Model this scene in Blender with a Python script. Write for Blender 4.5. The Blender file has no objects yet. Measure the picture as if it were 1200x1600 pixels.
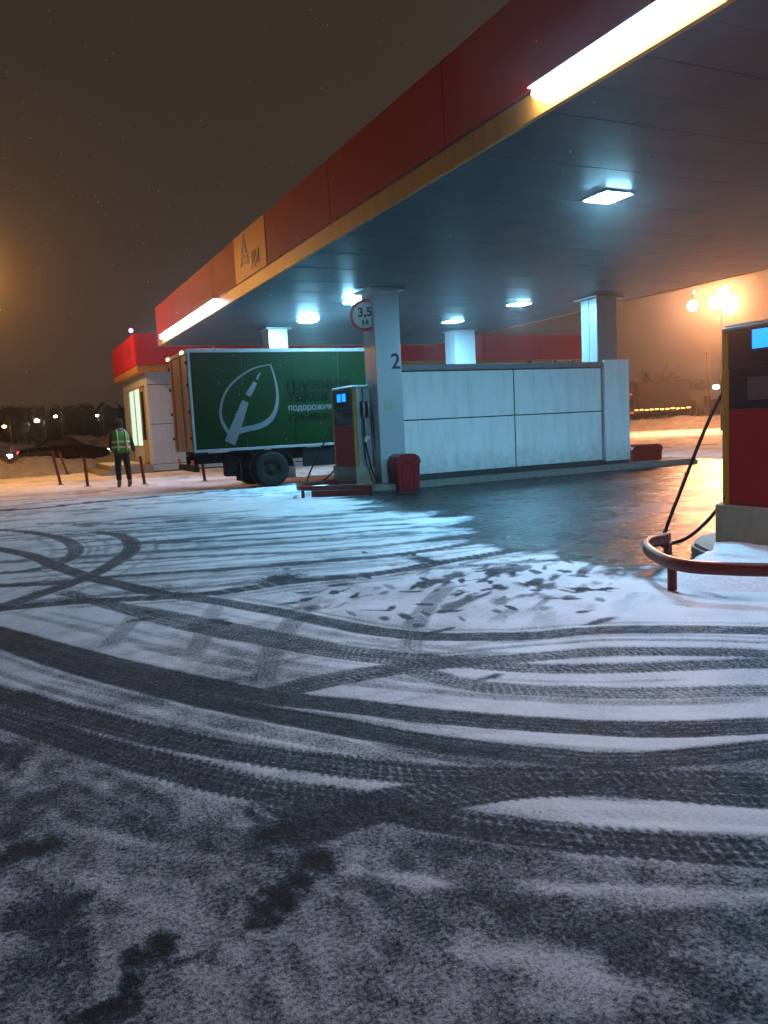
import bpy, math, random
import numpy as np
from mathutils import Vector, Matrix
random.seed(7)
rng = np.random.default_rng(11)
SC = bpy.context.scene
COL = SC.collection
# ------------------------------------------------------------------ camera
EYE = 1.35
PITCH, ROLL, YAW = 0.108775, -0.049759, 0.439576
fwd = Vector((math.sin(YAW)*math.cos(PITCH), math.cos(YAW)*math.cos(PITCH), -math.sin(PITCH)))
rt0 = Vector((math.cos(YAW), -math.sin(YAW), 0)); dn0 = fwd.cross(rt0)
cr, sr = math.cos(ROLL), math.sin(ROLL)
right = cr*rt0 - sr*dn0; down = sr*rt0 + cr*dn0
cam = bpy.data.cameras.new('camera'); camo = bpy.data.objects.new('camera', cam); COL.objects.link(camo)
mw = Matrix(((right.x, -down.x, -fwd.x, 0), (right.y, -down.y, -fwd.y, 0), (right.z, -down.z, -fwd.z, EYE), (0, 0, 0, 1)))
camo.matrix_world = mw
cam.sensor_fit = 'VERTICAL'; cam.sensor_height = 24; cam.sensor_width = 18; cam.lens = 1259.1/1600*24
cam.clip_start = .05; cam.clip_end = 1500
SC.camera = camo
# ------------------------------------------------------------------ night sky (low cloud lit by the town)
w = bpy.data.worlds.new('World'); SC.world = w; w.use_nodes = True
nt = w.node_tree; nt.nodes.clear()
wo = nt.nodes.new('ShaderNodeOutputWorld'); bg = nt.nodes.new('ShaderNodeBackground')
tc = nt.nodes.new('ShaderNodeTexCoord'); sp = nt.nodes.new('ShaderNodeSeparateXYZ')
rp = nt.nodes.new('ShaderNodeValToRGB')
nt.links.new(tc.outputs['Generated'], sp.inputs[0]); nt.links.new(sp.outputs['Z'], rp.inputs[0])
e = rp.color_ramp.elements
e[0].position = 0.0; e[0].color = (.058, .035, .024, 1)
e[1].position = .75; e[1].color = (.032, .024, .020, 1)
m_ = e.new(.28); m_.color = (.042, .029, .021, 1)
nt.links.new(rp.outputs[0], bg.inputs[0]); nt.links.new(bg.outputs[0], wo.inputs[0]); bg.inputs[1].default_value = 1.0
# ------------------------------------------------------------------ exposure / render
SC.view_settings.view_transform = 'Standard'; SC.view_settings.look = 'None'
SC.view_settings.exposure = 0; SC.view_settings.gamma = 1; SC.view_settings.use_curve_mapping = False
SC.render.engine = 'CYCLES'
SC.cycles.use_denoising = True
SC.cycles.max_bounces = 6; SC.cycles.diffuse_bounces = 3; SC.cycles.glossy_bounces = 3; SC.cycles.transmission_bounces = 4
SC.cycles.volume_bounces = 0; SC.cycles.sample_clamp_indirect = 4; SC.cycles.caustics_reflective = False; SC.cycles.caustics_refractive = False
SC.cycles.use_light_tree = True

# ------------------------------------------------------------------ helpers
def link(o, parent=None):
    COL.objects.link(o)
    if parent is not None: o.parent = parent
    return o
def tag(o, label=None, cat=None, group=None, kind=None):
    if label: o['label'] = label
    if cat: o['category'] = cat
    if group: o['group'] = group
    if kind: o['kind'] = kind
    return o
def thing(name, loc, label, cat, group=None, rz=0):
    o = bpy.data.objects.new(name, None); o.empty_display_size = .2
    o.location = loc; o.rotation_euler = (0, 0, rz); link(o)
    return tag(o, label, cat, group)
class MB:
    def __init__(s): s.v = []; s.f = []; s.sm = []
    def add(s, vs, fs, smooth=False):
        n = len(s.v); s.v += [tuple(p) for p in vs]; s.f += [tuple(i+n for i in f) for f in fs]; s.sm += [smooth]*len(fs); return s
    def box(s, x0, x1, y0, y1, z0, z1, b=0.0):
        if b <= 0:
            vs = [(x, y, z) for z in (z0, z1) for (x, y) in ((x0, y0), (x1, y0), (x1, y1), (x0, y1))]
            return s.add(vs, [(3,2,1,0),(4,5,6,7),(0,1,5,4),(1,2,6,5),(2,3,7,6),(3,0,4,7)])
        # chamfered box
        cx, cy, cz = (x0+x1)/2, (y0+y1)/2, (z0+z1)/2; hx, hy, hz = (x1-x0)/2, (y1-y0)/2, (z1-z0)/2
        b = min(b, hx*.49, hy*.49, hz*.49)
        idx = {}; vs = []
        for sx in (-1, 1):
            for sy in (-1, 1):
                for sz in (-1, 1):
                    for a in range(3):
                        p = [hx, hy, hz]
                        for k in range(3):
                            if k != a: p[k] -= b
                        idx[(sx, sy, sz, a)] = len(vs); vs.append((cx+sx*p[0], cy+sy*p[1], cz+sz*p[2]))
        fs = []
        def q(*ks): fs.append(tuple(idx[k] for k in ks))
        for sg in (-1, 1):
            q((sg,-1,-1,0),(sg,1,-1,0),(sg,1,1,0),(sg,-1,1,0)); q((-1,sg,-1,1),(1,sg,-1,1),(1,sg,1,1),(-1,sg,1,1)); q((-1,-1,sg,2),(1,-1,sg,2),(1,1,sg,2),(-1,1,sg,2))
        for s1 in (-1, 1):
            for s2 in (-1, 1):
                q((s1,s2,-1,0),(s1,s2,1,0),(s1,s2,1,1),(s1,s2,-1,1))
                q((s1,-1,s2,0),(s1,1,s2,0),(s1,1,s2,2),(s1,-1,s2,2))
                q((-1,s1,s2,1),(1,s1,s2,1),(1,s1,s2,2),(-1,s1,s2,2))
                for s3 in (-1, 1): q((s1,s2,s3,0),(s1,s2,s3,1),(s1,s2,s3,2))
        return s.add(vs, fs)
    def tube(s, pts, r, n=8, cap=True, smooth=True):
        pts = [Vector(p) for p in pts]
        rs = r if isinstance(r, (list, tuple)) else [r]*len(pts)
        vs = []; fs = []; up = None
        for i, p in enumerate(pts):
            t = (pts[min(i+1, len(pts)-1)] - pts[max(i-1, 0)]).normalized()
            if up is None:
                a = Vector((0,0,1)) if abs(t.z) < .9 else Vector((1,0,0))
                u = t.cross(a).normalized()
            else:
                u = (up - t*up.dot(t)).normalized()
            up = u; v = t.cross(u)
            for k in range(n):
                an = 2*math.pi*k/n; vs.append(p + (u*math.cos(an) + v*math.sin(an))*rs[i])
        for i in range(len(pts)-1):
            for k in range(n):
                a = i*n+k; b = i*n+(k+1) % n; fs.append((a, b, b+n, a+n))
        s.add(vs, fs, smooth)
        if cap:
            m = len(vs); s.add(vs[:n], [tuple(range(n))[::-1]]); s.add(vs[m-n:], [tuple(range(n))])
        return s
    def cyl(s, c, r, h, axis='z', n=20, r2=None):
        d = {'x': Vector((h, 0, 0)), 'y': Vector((0, h, 0)), 'z': Vector((0, 0, h))}[axis]
        c = Vector(c); return s.tube([c, c+d], [r, r if r2 is None else r2], n)
    def lathe(s, c, prof, axis='y', n=24, smooth=True):
        vs = []; fs = []; c = Vector(c)
        for (r, h) in prof:
            for k in range(n):
                a = 2*math.pi*k/n
                o = {'y': (r*math.cos(a), h, r*math.sin(a)), 'z': (r*math.cos(a), r*math.sin(a), h), 'x': (h, r*math.cos(a), r*math.sin(a))}[axis]
                vs.append(c+Vector(o))
        for i in range(len(prof)-1):
            for k in range(n):
                a = i*n+k; b = i*n+(k+1) % n; fs.append((a, b, b+n, a+n))
        return s.add(vs, fs, smooth)
    def sphere(s, c, r, n=12, sz=1.0):
        prof = [(max(r*math.sin(math.pi*i/n), 1e-4), -r*sz*math.cos(math.pi*i/n)) for i in range(n+1)]
        return s.lathe(c, prof, 'z', n*2)
    def prism(s, poly, a, b, plane='xz'):
        # poly in 2D extruded along the third axis from a to b
        def P(p, t): return {'xz': (p[0], t, p[1]), 'yz': (t, p[0], p[1]), 'xy': (p[0], p[1], t)}[plane]
        n = len(poly); vs = [P(p, a) for p in poly] + [P(p, b) for p in poly]
        fs = [tuple(range(n)), tuple(range(2*n-1, n-1, -1))] + [(i, i+n, (i+1) % n + n, (i+1) % n) for i in range(n)]
        return s.add(vs, fs)
    def build(s, name, m, parent=None, label=None):
        me = bpy.data.meshes.new(name); me.from_pydata([tuple(v) for v in s.v], [], s.f)
        me.polygons.foreach_set('use_smooth', s.sm)
        me.materials.append(m); me.validate(); me.update()
        import bmesh
        bm = bmesh.new(); bm.from_mesh(me); bmesh.ops.recalc_face_normals(bm, faces=bm.faces); bm.to_mesh(me); bm.free()
        o = bpy.data.objects.new(name, me); link(o, parent)
        if label: o['label'] = label
        return o
def children(o): return [c for c in bpy.data.objects if c.parent == o]
def copy_tree(o, parent=None):
    c = o.copy(); COL.objects.link(c); c.parent = parent
    for ch in children(o): copy_tree(ch, c)
    return c
def text_mesh(name, s, size, m, loc, rot, parent, depth=.004, align='LEFT', sx=1.0, bold=0.0, label=None):
    cu = bpy.data.curves.new(name, 'FONT'); cu.body = s; cu.size = size; cu.extrude = depth; cu.align_x = align; cu.offset = bold
    cu.resolution_u = 3
    t = bpy.data.objects.new(name+'_curve', cu); COL.objects.link(t)
    dg = bpy.context.evaluated_depsgraph_get(); dg.update()
    me = bpy.data.meshes.new_from_object(t.evaluated_get(dg)); me.name = name
    COL.objects.unlink(t); bpy.data.objects.remove(t); bpy.data.curves.remove(cu)
    me.materials.clear(); me.materials.append(m)
    o = bpy.data.objects.new(name, me); o.location = loc; o.rotation_euler = rot; o.scale = (sx, 1, 1); link(o, parent)
    if label: o['label'] = label
    return o

# ------------------------------------------------------------------ materials
def mat(name, col, rough=.5, metal=0.0, var=.15, scale=3.0, bump=0.0, bscale=40.0, rvar=.1, grime=0.0, coat=0.0, dirt=(.05,.04,.035), spec=.35, base_dirt=0.0):
    m = bpy.data.materials.new(name); m.use_nodes = True; n = m.node_tree; b = n.nodes['Principled BSDF']
    b.inputs['Roughness'].default_value = rough; b.inputs['Metallic'].default_value = metal; b.inputs['Specular IOR Level'].default_value = spec
    if coat: b.inputs['Coat Weight'].default_value = coat; b.inputs['Coat Roughness'].default_value = .15
    tc = n.nodes.new('ShaderNodeTexCoord')
    nz = n.nodes.new('ShaderNodeTexNoise'); nz.inputs['Scale'].default_value = scale; nz.inputs['Detail'].default_value = 5; nz.inputs['Roughness'].default_value = .65
    n.links.new(tc.outputs['Object'], nz.inputs['Vector'])
    hs = n.nodes.new('ShaderNodeMix'); hs.data_type = 'RGBA'
    c = Vector(col); hs.inputs[6].default_value = (*(c*(1-var)), 1); hs.inputs[7].default_value = (*[min(1, x*(1+var)) for x in col], 1)
    n.links.new(nz.outputs['Fac'], hs.inputs[0]); out = hs.outputs[2]
    if grime > 0:
        g = n.nodes.new('ShaderNodeTexNoise'); g.inputs['Scale'].default_value = scale*2.3; g.inputs['Detail'].default_value = 8; g.inputs['Roughness'].default_value = .7
        mp = n.nodes.new('ShaderNodeMapping'); mp.inputs['Scale'].default_value = (1.5, 1.5, .25)
        n.links.new(tc.outputs['Object'], mp.inputs[0]); n.links.new(mp.outputs[0], g.inputs['Vector'])
        r = n.nodes.new('ShaderNodeMapRange'); r.inputs[1].default_value = .45; r.inputs[2].default_value = .75; r.inputs[4].default_value = grime
        n.links.new(g.outputs['Fac'], r.inputs[0])
        mx = n.nodes.new('ShaderNodeMix'); mx.data_type = 'RGBA'; mx.inputs[7].default_value = (*dirt, 1)
        n.links.new(r.outputs[0], mx.inputs[0]); n.links.new(out, mx.inputs[6]); out = mx.outputs[2]
    if base_dirt:                       # salt splash and slush thrown up along the foot
        sx = n.nodes.new('ShaderNodeSeparateXYZ'); n.links.new(tc.outputs['Object'], sx.inputs[0])
        d1 = n.nodes.new('ShaderNodeTexNoise'); d1.inputs['Scale'].default_value = 6; d1.inputs['Detail'].default_value = 7; d1.inputs['Roughness'].default_value = .75; n.links.new(tc.outputs['Object'], d1.inputs['Vector'])
        ma = n.nodes.new('ShaderNodeMath'); ma.operation = 'MULTIPLY_ADD'; ma.inputs[1].default_value = 1.4; n.links.new(d1.outputs['Fac'], ma.inputs[0])
        mn = n.nodes.new('ShaderNodeMath'); mn.operation = 'MULTIPLY'; mn.inputs[1].default_value = -1.0; n.links.new(sx.outputs['Z'], mn.inputs[0]); n.links.new(mn.outputs[0], ma.inputs[2])
        mr2 = n.nodes.new('ShaderNodeMapRange'); mr2.inputs[1].default_value = .12; mr2.inputs[2].default_value = .85; mr2.inputs[4].default_value = base_dirt; n.links.new(ma.outputs[0], mr2.inputs[0])
        mx2 = n.nodes.new('ShaderNodeMix'); mx2.data_type = 'RGBA'; mx2.inputs[7].default_value = (.16, .15, .14, 1); n.links.new(mr2.outputs[0], mx2.inputs[0]); n.links.new(out, mx2.inputs[6]); out = mx2.outputs[2]
    n.links.new(out, b.inputs['Base Color'])
    rr = n.nodes.new('ShaderNodeMapRange'); rr.inputs[3].default_value = max(.02, rough-rvar); rr.inputs[4].default_value = min(1, rough+rvar)
    n.links.new(nz.outputs['Fac'], rr.inputs[0]); n.links.new(rr.outputs[0], b.inputs['Roughness'])
    if bump > 0:
        bn = n.nodes.new('ShaderNodeTexNoise'); bn.inputs['Scale'].default_value = bscale; bn.inputs['Detail'].default_value = 4
        n.links.new(tc.outputs['Object'], bn.inputs['Vector'])
        bp = n.nodes.new('ShaderNodeBump'); bp.inputs['Strength'].default_value = bump; bp.inputs['Distance'].default_value = .01
        n.links.new(bn.outputs['Fac'], bp.inputs['Height']); n.links.new(bp.outputs[0], b.inputs['Normal'])
    return m
def emat(name, col, strength, mis=True):
    m = bpy.data.materials.new(name); m.use_nodes = True; n = m.node_tree; b = n.nodes['Principled BSDF']
    b.inputs['Base Color'].default_value = (*col, 1); b.inputs['Emission Color'].default_value = (*col, 1); b.inputs['Emission Strength'].default_value = strength
    if not mis: m.cycles.emission_sampling = 'NONE'
    return m
M = dict(
 red=mat('red_fascia_paint', (.38,.026,.006), .6, spec=.08, var=.12, scale=1.2, grime=.12),
 red2=mat('store_fascia_paint', (.44,.008,.010), .6, spec=.12, var=.1, scale=1.0, grime=.2),
 yellow=mat('yellow_trim_paint', (.42,.21,.03), .45, spec=.15, var=.12, scale=2, grime=.3),
 ypanel=mat('yellow_logo_panel', (.70,.22,.02), .5, spec=.15, var=.08, scale=2, grime=.15),
 black=mat('black_trim', (.02,.018,.018), .5),
 blue=mat('dark_blue_print', (.02,.025,.10), .5),
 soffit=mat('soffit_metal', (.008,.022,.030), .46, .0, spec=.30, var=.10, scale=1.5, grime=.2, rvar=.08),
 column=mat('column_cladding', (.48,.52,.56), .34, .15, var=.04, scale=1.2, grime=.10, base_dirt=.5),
 white=mat('white_wall_panel', (.88,.90,.92), .42, base_dirt=.6, var=.05, scale=1.5, grime=.30, bump=.08, bscale=12, dirt=(.3,.3,.3)),
 trim=mat('grey_trim', (.25,.27,.29), .4, .4, grime=.3),
 joint=mat('dark_joint', (.04,.045,.05), .6),
 concrete=mat('concrete', (.22,.21,.20), .75, var=.25, scale=5, bump=.4, bscale=60, grime=.5),
 snow=mat('packed_snow', (.72,.74,.78), .7, var=.12, scale=9, bump=.8, bscale=25, grime=.35, dirt=(.18,.16,.14)),
 dred=mat('guard_red_paint', (.12,.012,.010), .42, var=.25, scale=8, grime=.45, dirt=(.03,.02,.02)),
 dispred=mat('dispenser_red_panel', (.26,.004,.008), .4, var=.08, scale=3, grime=.2),
 dispgrey=mat('dispenser_grey_metal', (.33,.36,.36), .38, .35, grime=.3),
 dispedge=mat('dispenser_edge_trim', (.40,.19,.02), .5, spec=.2, grime=.3),
 dispdark=mat('dispenser_dark_glass', (.030,.022,.028), .07, var=.1),
 dispmid=mat('dispenser_brown_panel', (.09,.06,.065), .4),
 plinth=mat('plinth_beige_concrete', (.30,.27,.21), .7, var=.15, scale=6, bump=.3, bscale=50, grime=.3),
 digit=emat('blue_display', (.005,.20,1.0), 2.6),
 digit2=emat('blue_display_side', (.005,.10,1.0), 30),
 rubber=mat('black_rubber', (.006,.006,.006), .7, spec=.15),
 nozzle=mat('nozzle_grey', (.30,.30,.32), .35, .5),
 bin=mat('red_plastic', (.26,.006,.012), .4, var=.15, scale=5, grime=.25),
 tgreen=mat('truck_green_vinyl', (.0003,.0140,.0020), .6, spec=.03, var=.12, scale=2, grime=.03),
 talu=mat('truck_aluminium', (.22,.22,.23), .5, .2, grime=.3),
 tdoor=mat('truck_door_panel', (.24,.16,.10), .5, var=.2, scale=4, grime=.4),
 chassis=mat('chassis_black', (.005,.0045,.005), .75, spec=.1, grime=.15, dirt=(.02,.02,.02)),
 tlogo=mat('logo_pale_grey', (.085,.08,.09), .5),
 tdark=mat('letter_dark', (.0004,.0006,.0008), .9, spec=0),
 rim=mat('steel_rim', (.008,.008,.008), .7, .0, spec=.1, grime=.5),
 amber=emat('amber_marker', (1,.42,.10), 14, False),
 redlamp=emat('red_marker', (1,.05,.05), 5, False),
 headl=emat('headlight_glow', (.95,.97,1), 40, False),
 tubel=emat('tube_glow', (.74,.76,1.0), 88),
 ceil=emat('ceiling_lamp_glow', (.27,.70,1.0), 800),
 frame=mat('lamp_frame', (.5,.52,.54), .4, .3),
 sodium=emat('sodium_glow', (1,.38,.15), 1250),
 sodium2=emat('sodium_glow_small', (1,.48,.28), 700),
 street=emat('street_lamp_glow', (1,.78,.50), 70, False),
 street2=emat('street_lamp_orange', (1,.45,.15), 25, False),
 whitel=emat('white_lamp_glow', (.85,1,.97), 90, False),
 violet=emat('violet_lamp_glow', (.45,.16,1), 9, False),
 window=emat('lit_window', (.50,1,.86), .9),
 wframe=mat('window_frame', (.55,.5,.45), .5),
 swall=mat('store_wall_panel', (.38,.47,.60), .5, var=.08, scale=2, grime=.2),
 door=mat('door_grey', (.28,.27,.25), .45, grime=.2),
 steel=mat('galvanised_steel', (.25,.25,.25), .5, .5, grime=.3),
 vest=mat('hi_vis_green', (.04,.26,.04), .6, var=.2, scale=9, bump=.5, bscale=14),
 stripe=mat('reflective_stripe', (.62,.62,.45), .3, .3),
 cloth=mat('dark_navy_cloth', (.016,.017,.030), .85, var=.3, scale=10, bump=.6, bscale=20),
 hood=mat('grey_collar_cloth', (.10,.10,.13), .85),
 skin=mat('skin', (.35,.2,.14), .5),
 hair=mat('black_knit', (.010,.010,.012), .9, bump=.5, bscale=90),
 boot=mat('boot_grey_green', (.10,.12,.09), .8),
 carp=mat('dark_car_paint', (.004,.004,.005), .3, 0, spec=.2),
 carp2=mat('grey_car_paint', (.10,.10,.11), .3, .3, coat=.5),
 glass=mat('dark_glass', (.01,.01,.012), .08),
 lorry=mat('lorry_dark_box', (.05,.035,.03), .6, grime=.3),
 ware=mat('pale_warehouse_wall', (.62,.5,.42), .7, var=.1, scale=.4),
 paper=mat('paper_notice', (.45,.50,.40), .7),
 signw=mat('sign_white', (.78,.74,.68), .4, var=.05, grime=.15),
 signr=mat('sign_red', (.55,.02,.03), .4),
 column_shaded=mat('shaded_column_cladding', (.20,.23,.25), .4, .1, var=.08, scale=1.2, grime=.3),  # same cladding darkened, the right column's dim light put into the colour
 pole=mat('black_pole', (.004,.0035,.003), .95, spec=.0),  # near-black so the mast stays dark beside its bright lamps
 glass2=mat('car_window', (.03,.03,.035), .3),
 bark=mat('dark_twigs', (.03,.022,.018), .9),
)

M['sodium_l'] = emat('sodium_glow_left', (1,.40,.08), 1700)
def haze_mat():
    m = bpy.data.materials.new('snowy_haze'); m.use_nodes = True; n = m.node_tree; n.nodes.clear()
    o = n.nodes.new('ShaderNodeOutputMaterial'); v = n.nodes.new('ShaderNodeVolumePrincipled'); v.inputs['Color'].default_value = (.9,.9,.92,1); v.inputs['Density'].default_value = HAZE; v.inputs['Anisotropy'].default_value = .90
    n.links.new(v.outputs[0], o.inputs['Volume']); return m
HAZE = .0013
M['haze'] = haze_mat()

# ------------------------------------------------------------------ ground: one sheet, relief and snow cover worked out along the tyre tracks
def vnoise(x, y, seed=0):
    xi = np.floor(x).astype(np.int64); yi = np.floor(y).astype(np.int64); fx = x-xi; fy = y-yi
    fx = fx*fx*(3-2*fx); fy = fy*fy*(3-2*fy)
    def h(a, b):
        n = (a*374761393 + b*668265263 + seed*1442695041) & 0xffffffff
        n = ((n ^ (n >> 13))*1274126177) & 0xffffffff
        return ((n ^ (n >> 16)) & 0xffff)/65535.0
    return (h(xi, yi)*(1-fx)+h(xi+1, yi)*fx)*(1-fy) + (h(xi, yi+1)*(1-fx)+h(xi+1, yi+1)*fx)*fy
def fbm(x, y, o=4, seed=0):
    s = 0; a = .5; t = 0
    for i in range(o): s = s + a*vnoise(x*2**i, y*2**i, seed+i*7); t += a; a *= .55
    return s/t
def sstep(a, b, x):
    t = np.clip((x-a)/(b-a), 0, 1); return t*t*(3-2*t)
def poly_sd(px, py, poly):
    inside = np.zeros(px.shape, bool); d = np.full(px.shape, 1e9); n = len(poly)
    for i in range(n):
        ax, ay = poly[i]; bx, by = poly[(i+1) % n]
        ex, ey = bx-ax, by-ay; t = np.clip(((px-ax)*ex+(py-ay)*ey)/(ex*ex+ey*ey+1e-12), 0, 1)
        d = np.minimum(d, np.hypot(px-ax-t*ex, py-ay-t*ey))
        if by != ay:
            c = ((ay > py) != (by > py)) & (px < (bx-ax)*(py-ay)/(by-ay)+ax); inside ^= c
    return np.where(inside, d, -d)
def catmull(pts, step):
    P = [np.array(p, float) for p in pts]; P = [2*P[0]-P[1]] + P + [2*P[-1]-P[-2]]; out = []
    for i in range(1, len(P)-2):
        L = np.linalg.norm(P[i+1]-P[i]); n = max(2, int(L/step))
        for k in range(n):
            t = k/n; a, b, c, d = P[i-1], P[i], P[i+1], P[i+2]
            out.append(.5*((2*b)+(-a+c)*t+(2*a-5*b+4*c-d)*t*t+(-a+3*b-3*c+d)*t**3))
    out.append(P[-2]); return np.array(out)
TRACKS=[
(0.42,0.8,0,[(-0.81,18.38),(0.60,17.72),(1.76,18.18),(3.84,18.33),(5.46,18.72),(6.47,18.37)]),
(0.25,0.45,0,[(-0.76,17.07),(0.54,16.31),(2.18,16.47),(3.93,16.33),(5.73,16.33)]),
(0.22,0.7,0,[(-0.48,14.50),(0.07,13.62),(0.48,12.62),(0.71,11.55),(0.74,10.58),(0.61,9.83),(0.39,9.37),(0.07,9.21),(-0.36,9.39)]),
(0.24,0.75,0,[(1.15,12.31),(1.38,11.63),(1.42,10.78),(1.30,9.92),(1.03,9.13),(0.72,8.43),(0.43,7.99),(0.14,7.63),(-0.25,7.10)]),
(0.22,0.75,0,[(-0.42,12.10),(0.17,10.58),(0.45,9.27),(0.68,8.30),(0.90,7.64),(1.13,7.00),(1.43,6.42),(1.72,5.78),(1.92,5.22),(2.15,4.67),(2.44,4.33),(2.84,4.07),(3.26,3.92),(3.68,3.64),(4.13,3.28)]),
(0.24,0.85,0,[(-0.30,7.28),(0.03,7.22),(0.42,7.13),(0.86,6.93),(1.35,6.73),(1.78,6.71),(2.19,6.73),(2.59,6.66),(3.06,6.58),(3.81,6.71),(4.54,6.80),(5.12,6.94)]),
(0.2,0.75,0,[(-0.34,8.61),(0.22,8.24),(0.90,8.15),(1.48,7.96),(1.95,7.78),(2.43,7.64),(2.94,7.53),(3.46,7.42),(4.08,7.45),(4.52,7.51)]),
(0.2,0.6,0,[(0.65,9.35),(1.49,9.04),(2.32,8.62),(3.05,8.18),(3.94,8.07),(4.56,8.00)]),
(0.2,0.55,0,[(1.36,10.54),(2.42,9.88),(3.37,9.47),(4.35,9.28),(5.07,9.05)]),
(0.18,0.5,0,[(0.47,14.40),(1.71,13.05),(3.03,12.28),(4.19,11.69),(5.34,11.35)]),
(0.2,0.55,0,[(-0.11,10.13),(0.90,9.80),(1.93,9.46),(3.00,9.11),(3.86,8.98),(4.54,8.76)]),
(0.16,0.45,0,[(1.69,11.67),(2.72,11.06),(3.98,10.60),(5.03,10.27)]),
(0.2,0.7,1,[(0.40,7.65),(0.69,6.80),(0.89,6.18),(1.16,5.46),(1.39,4.99),(1.64,4.49),(1.89,4.12),(2.08,3.85),(2.35,3.76),(2.68,3.66),(3.02,3.52),(3.39,3.26),(3.73,2.96)]),
(0.2,0.7,1,[(0.61,7.01),(0.92,6.35),(1.22,5.70),(1.50,5.07),(1.74,4.53),(1.94,4.22),(2.09,4.02),(2.31,3.69),(2.67,3.37),(3.11,3.13),(3.61,2.86)]),
(0.17,0.6,1,[(1.93,3.87),(2.04,3.50),(2.20,3.28),(2.43,3.07),(2.73,2.86),(3.02,2.70),(3.25,2.57)]),
(0.25,0.8,1,[(1.05,3.90),(1.20,3.92),(1.43,3.94),(1.66,3.95),(1.95,3.91),(2.32,3.83)]),
(0.21,0.9,0,[(-0.38,6.89),(-0.12,6.33),(0.15,5.73),(0.42,5.15),(0.65,4.69),(0.86,4.30),(1.05,3.97),(1.24,3.71),(1.45,3.48),(1.66,3.22),(1.87,2.99),(2.09,2.78),(2.32,2.59),(2.59,2.42),(2.88,2.28)]),
(0.2,0.9,0,[(-0.37,6.51),(-0.04,5.83),(0.23,5.17),(0.50,4.62),(0.73,4.17),(0.94,3.81),(1.13,3.51),(1.33,3.21),(1.51,2.94),(1.69,2.72),(1.87,2.53),(2.06,2.37),(2.33,2.24),(2.68,2.12)]),
(0.12,0.6,0,[(1.37,3.02),(1.53,2.76),(1.74,2.52),(1.97,2.31),(2.24,2.16),(2.55,2.02)]),
(0.22,0.92,1,[(-0.32,5.09),(-0.09,4.68),(0.14,4.26),(0.37,3.88),(0.58,3.56),(0.77,3.30),(0.95,3.08),(1.13,2.88),(1.32,2.70),(1.52,2.54),(1.76,2.38),(2.00,2.24),(2.21,2.07),(2.42,1.92)]),
(0.22,0.92,1,[(-0.30,4.63),(-0.09,4.30),(0.12,3.91),(0.33,3.54),(0.52,3.23),(0.69,2.98),(0.85,2.76),(1.01,2.59),(1.17,2.41),(1.32,2.22),(1.48,2.05),(1.64,1.90),(1.82,1.76),(2.02,1.60)]),
(0.27,0.9,1,[(0.78,2.69),(0.90,2.57),(1.05,2.51),(1.19,2.50),(1.36,2.46),(1.55,2.42),(1.73,2.35),(1.93,2.23),(2.12,2.05),(2.34,1.85)]),
(0.22,0.8,1,[(0.69,2.50),(0.78,2.48),(0.91,2.48),(1.06,2.49),(1.24,2.48)]),
(0.16,0.35,0,[(3.23,5.70),(2.77,5.19),(2.42,4.74),(2.14,4.27),(1.95,3.86)]),
(0.16,0.35,0,[(2.14,5.95),(1.81,5.42),(1.55,4.97),(1.30,4.46),(1.13,4.02)]),
(0.14,0.3,0,[(1.95,7.11),(1.44,6.22),(1.16,5.46),(0.93,4.80)]),
(0.14,0.3,0,[(0.83,6.28),(0.66,5.82),(0.52,5.42)]),
(0.1,0.5,1,[(1.10,1.93),(1.17,1.78),(1.25,1.60),(1.32,1.45),(1.38,1.30),(1.45,1.14)]),
(0.1,0.5,1,[(1.14,1.87),(1.24,1.71),(1.35,1.52),(1.44,1.35),(1.52,1.20)]),
(0.2,0.45,1,[(0.96,2.38),(1.10,2.18),(1.27,1.99),(1.45,1.85),(1.67,1.69),(1.91,1.51)]),
(0.28,0.4,0,[(0.92,1.91),(1.07,1.76),(1.28,1.64),(1.51,1.52),(1.74,1.37)]),
(0.2,0.45,0,[(0.02,3.35),(0.22,2.98),(0.40,2.72),(0.60,2.48),(0.79,2.27)]),
(0.2,0.4,0,[(-0.21,3.46),(0.04,2.83),(0.25,2.59),(0.48,2.43)]),
(0.3,0.6,0,[(25.58,20.18),(23.88,21.67),(20.94,22.47)]),
(0.25,0.5,0,[(19.56,15.42),(17.92,16.26),(16.75,17.47)]),
]
BLOTS=[
(0.78,2.28,0.07,0.1,1),(0.70,2.21,0.04,0.08,0.9),(0.62,2.15,0.05,0.09,1),(0.55,2.09,0.06,0.09,1),(0.51,2.05,0.03,0.03,0.9),(0.73,2.52,0.08,0.05,1),(-0.04,2.83,0.14,0.07,0.9),(0.27,2.11,0.05,0.07,1),(0.20,2.07,0.05,0.06,1),(0.18,2.00,0.04,0.05,0.9),(0.11,1.93,0.07,0.03,1),(0.06,1.92,0.07,0.03,1),(-0.00,2.41,0.12,0.12,0.55),(-0.07,3.76,0.1,0.2,0.5),(-0.10,3.01,0.1,0.1,0.5),(0.31,2.00,0.05,0.02,0.6),(0.18,1.91,0.02,0.04,0.8),(0.01,3.23,0.08,0.1,0.4),(2.21,6.97,0.25,0.2,0.9),(3.68,6.92,0.12,0.4,0.8),(1.09,7.27,0.3,0.2,0.4),(0.83,6.08,0.1,0.07,0.6),(2.22,3.50,0.08,0.04,0.7),(1.32,5.67,0.08,0.08,0.5),(0.92,6.29,0.04,0.04,0.8),(2.02,5.63,0.1,0.1,0.5),(0.12,1.89,0.08,0.03,0.9),(0.07,2.23,0.06,0.2,0.35),(-0.05,2.15,0.1,0.1,0.35)
]
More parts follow.
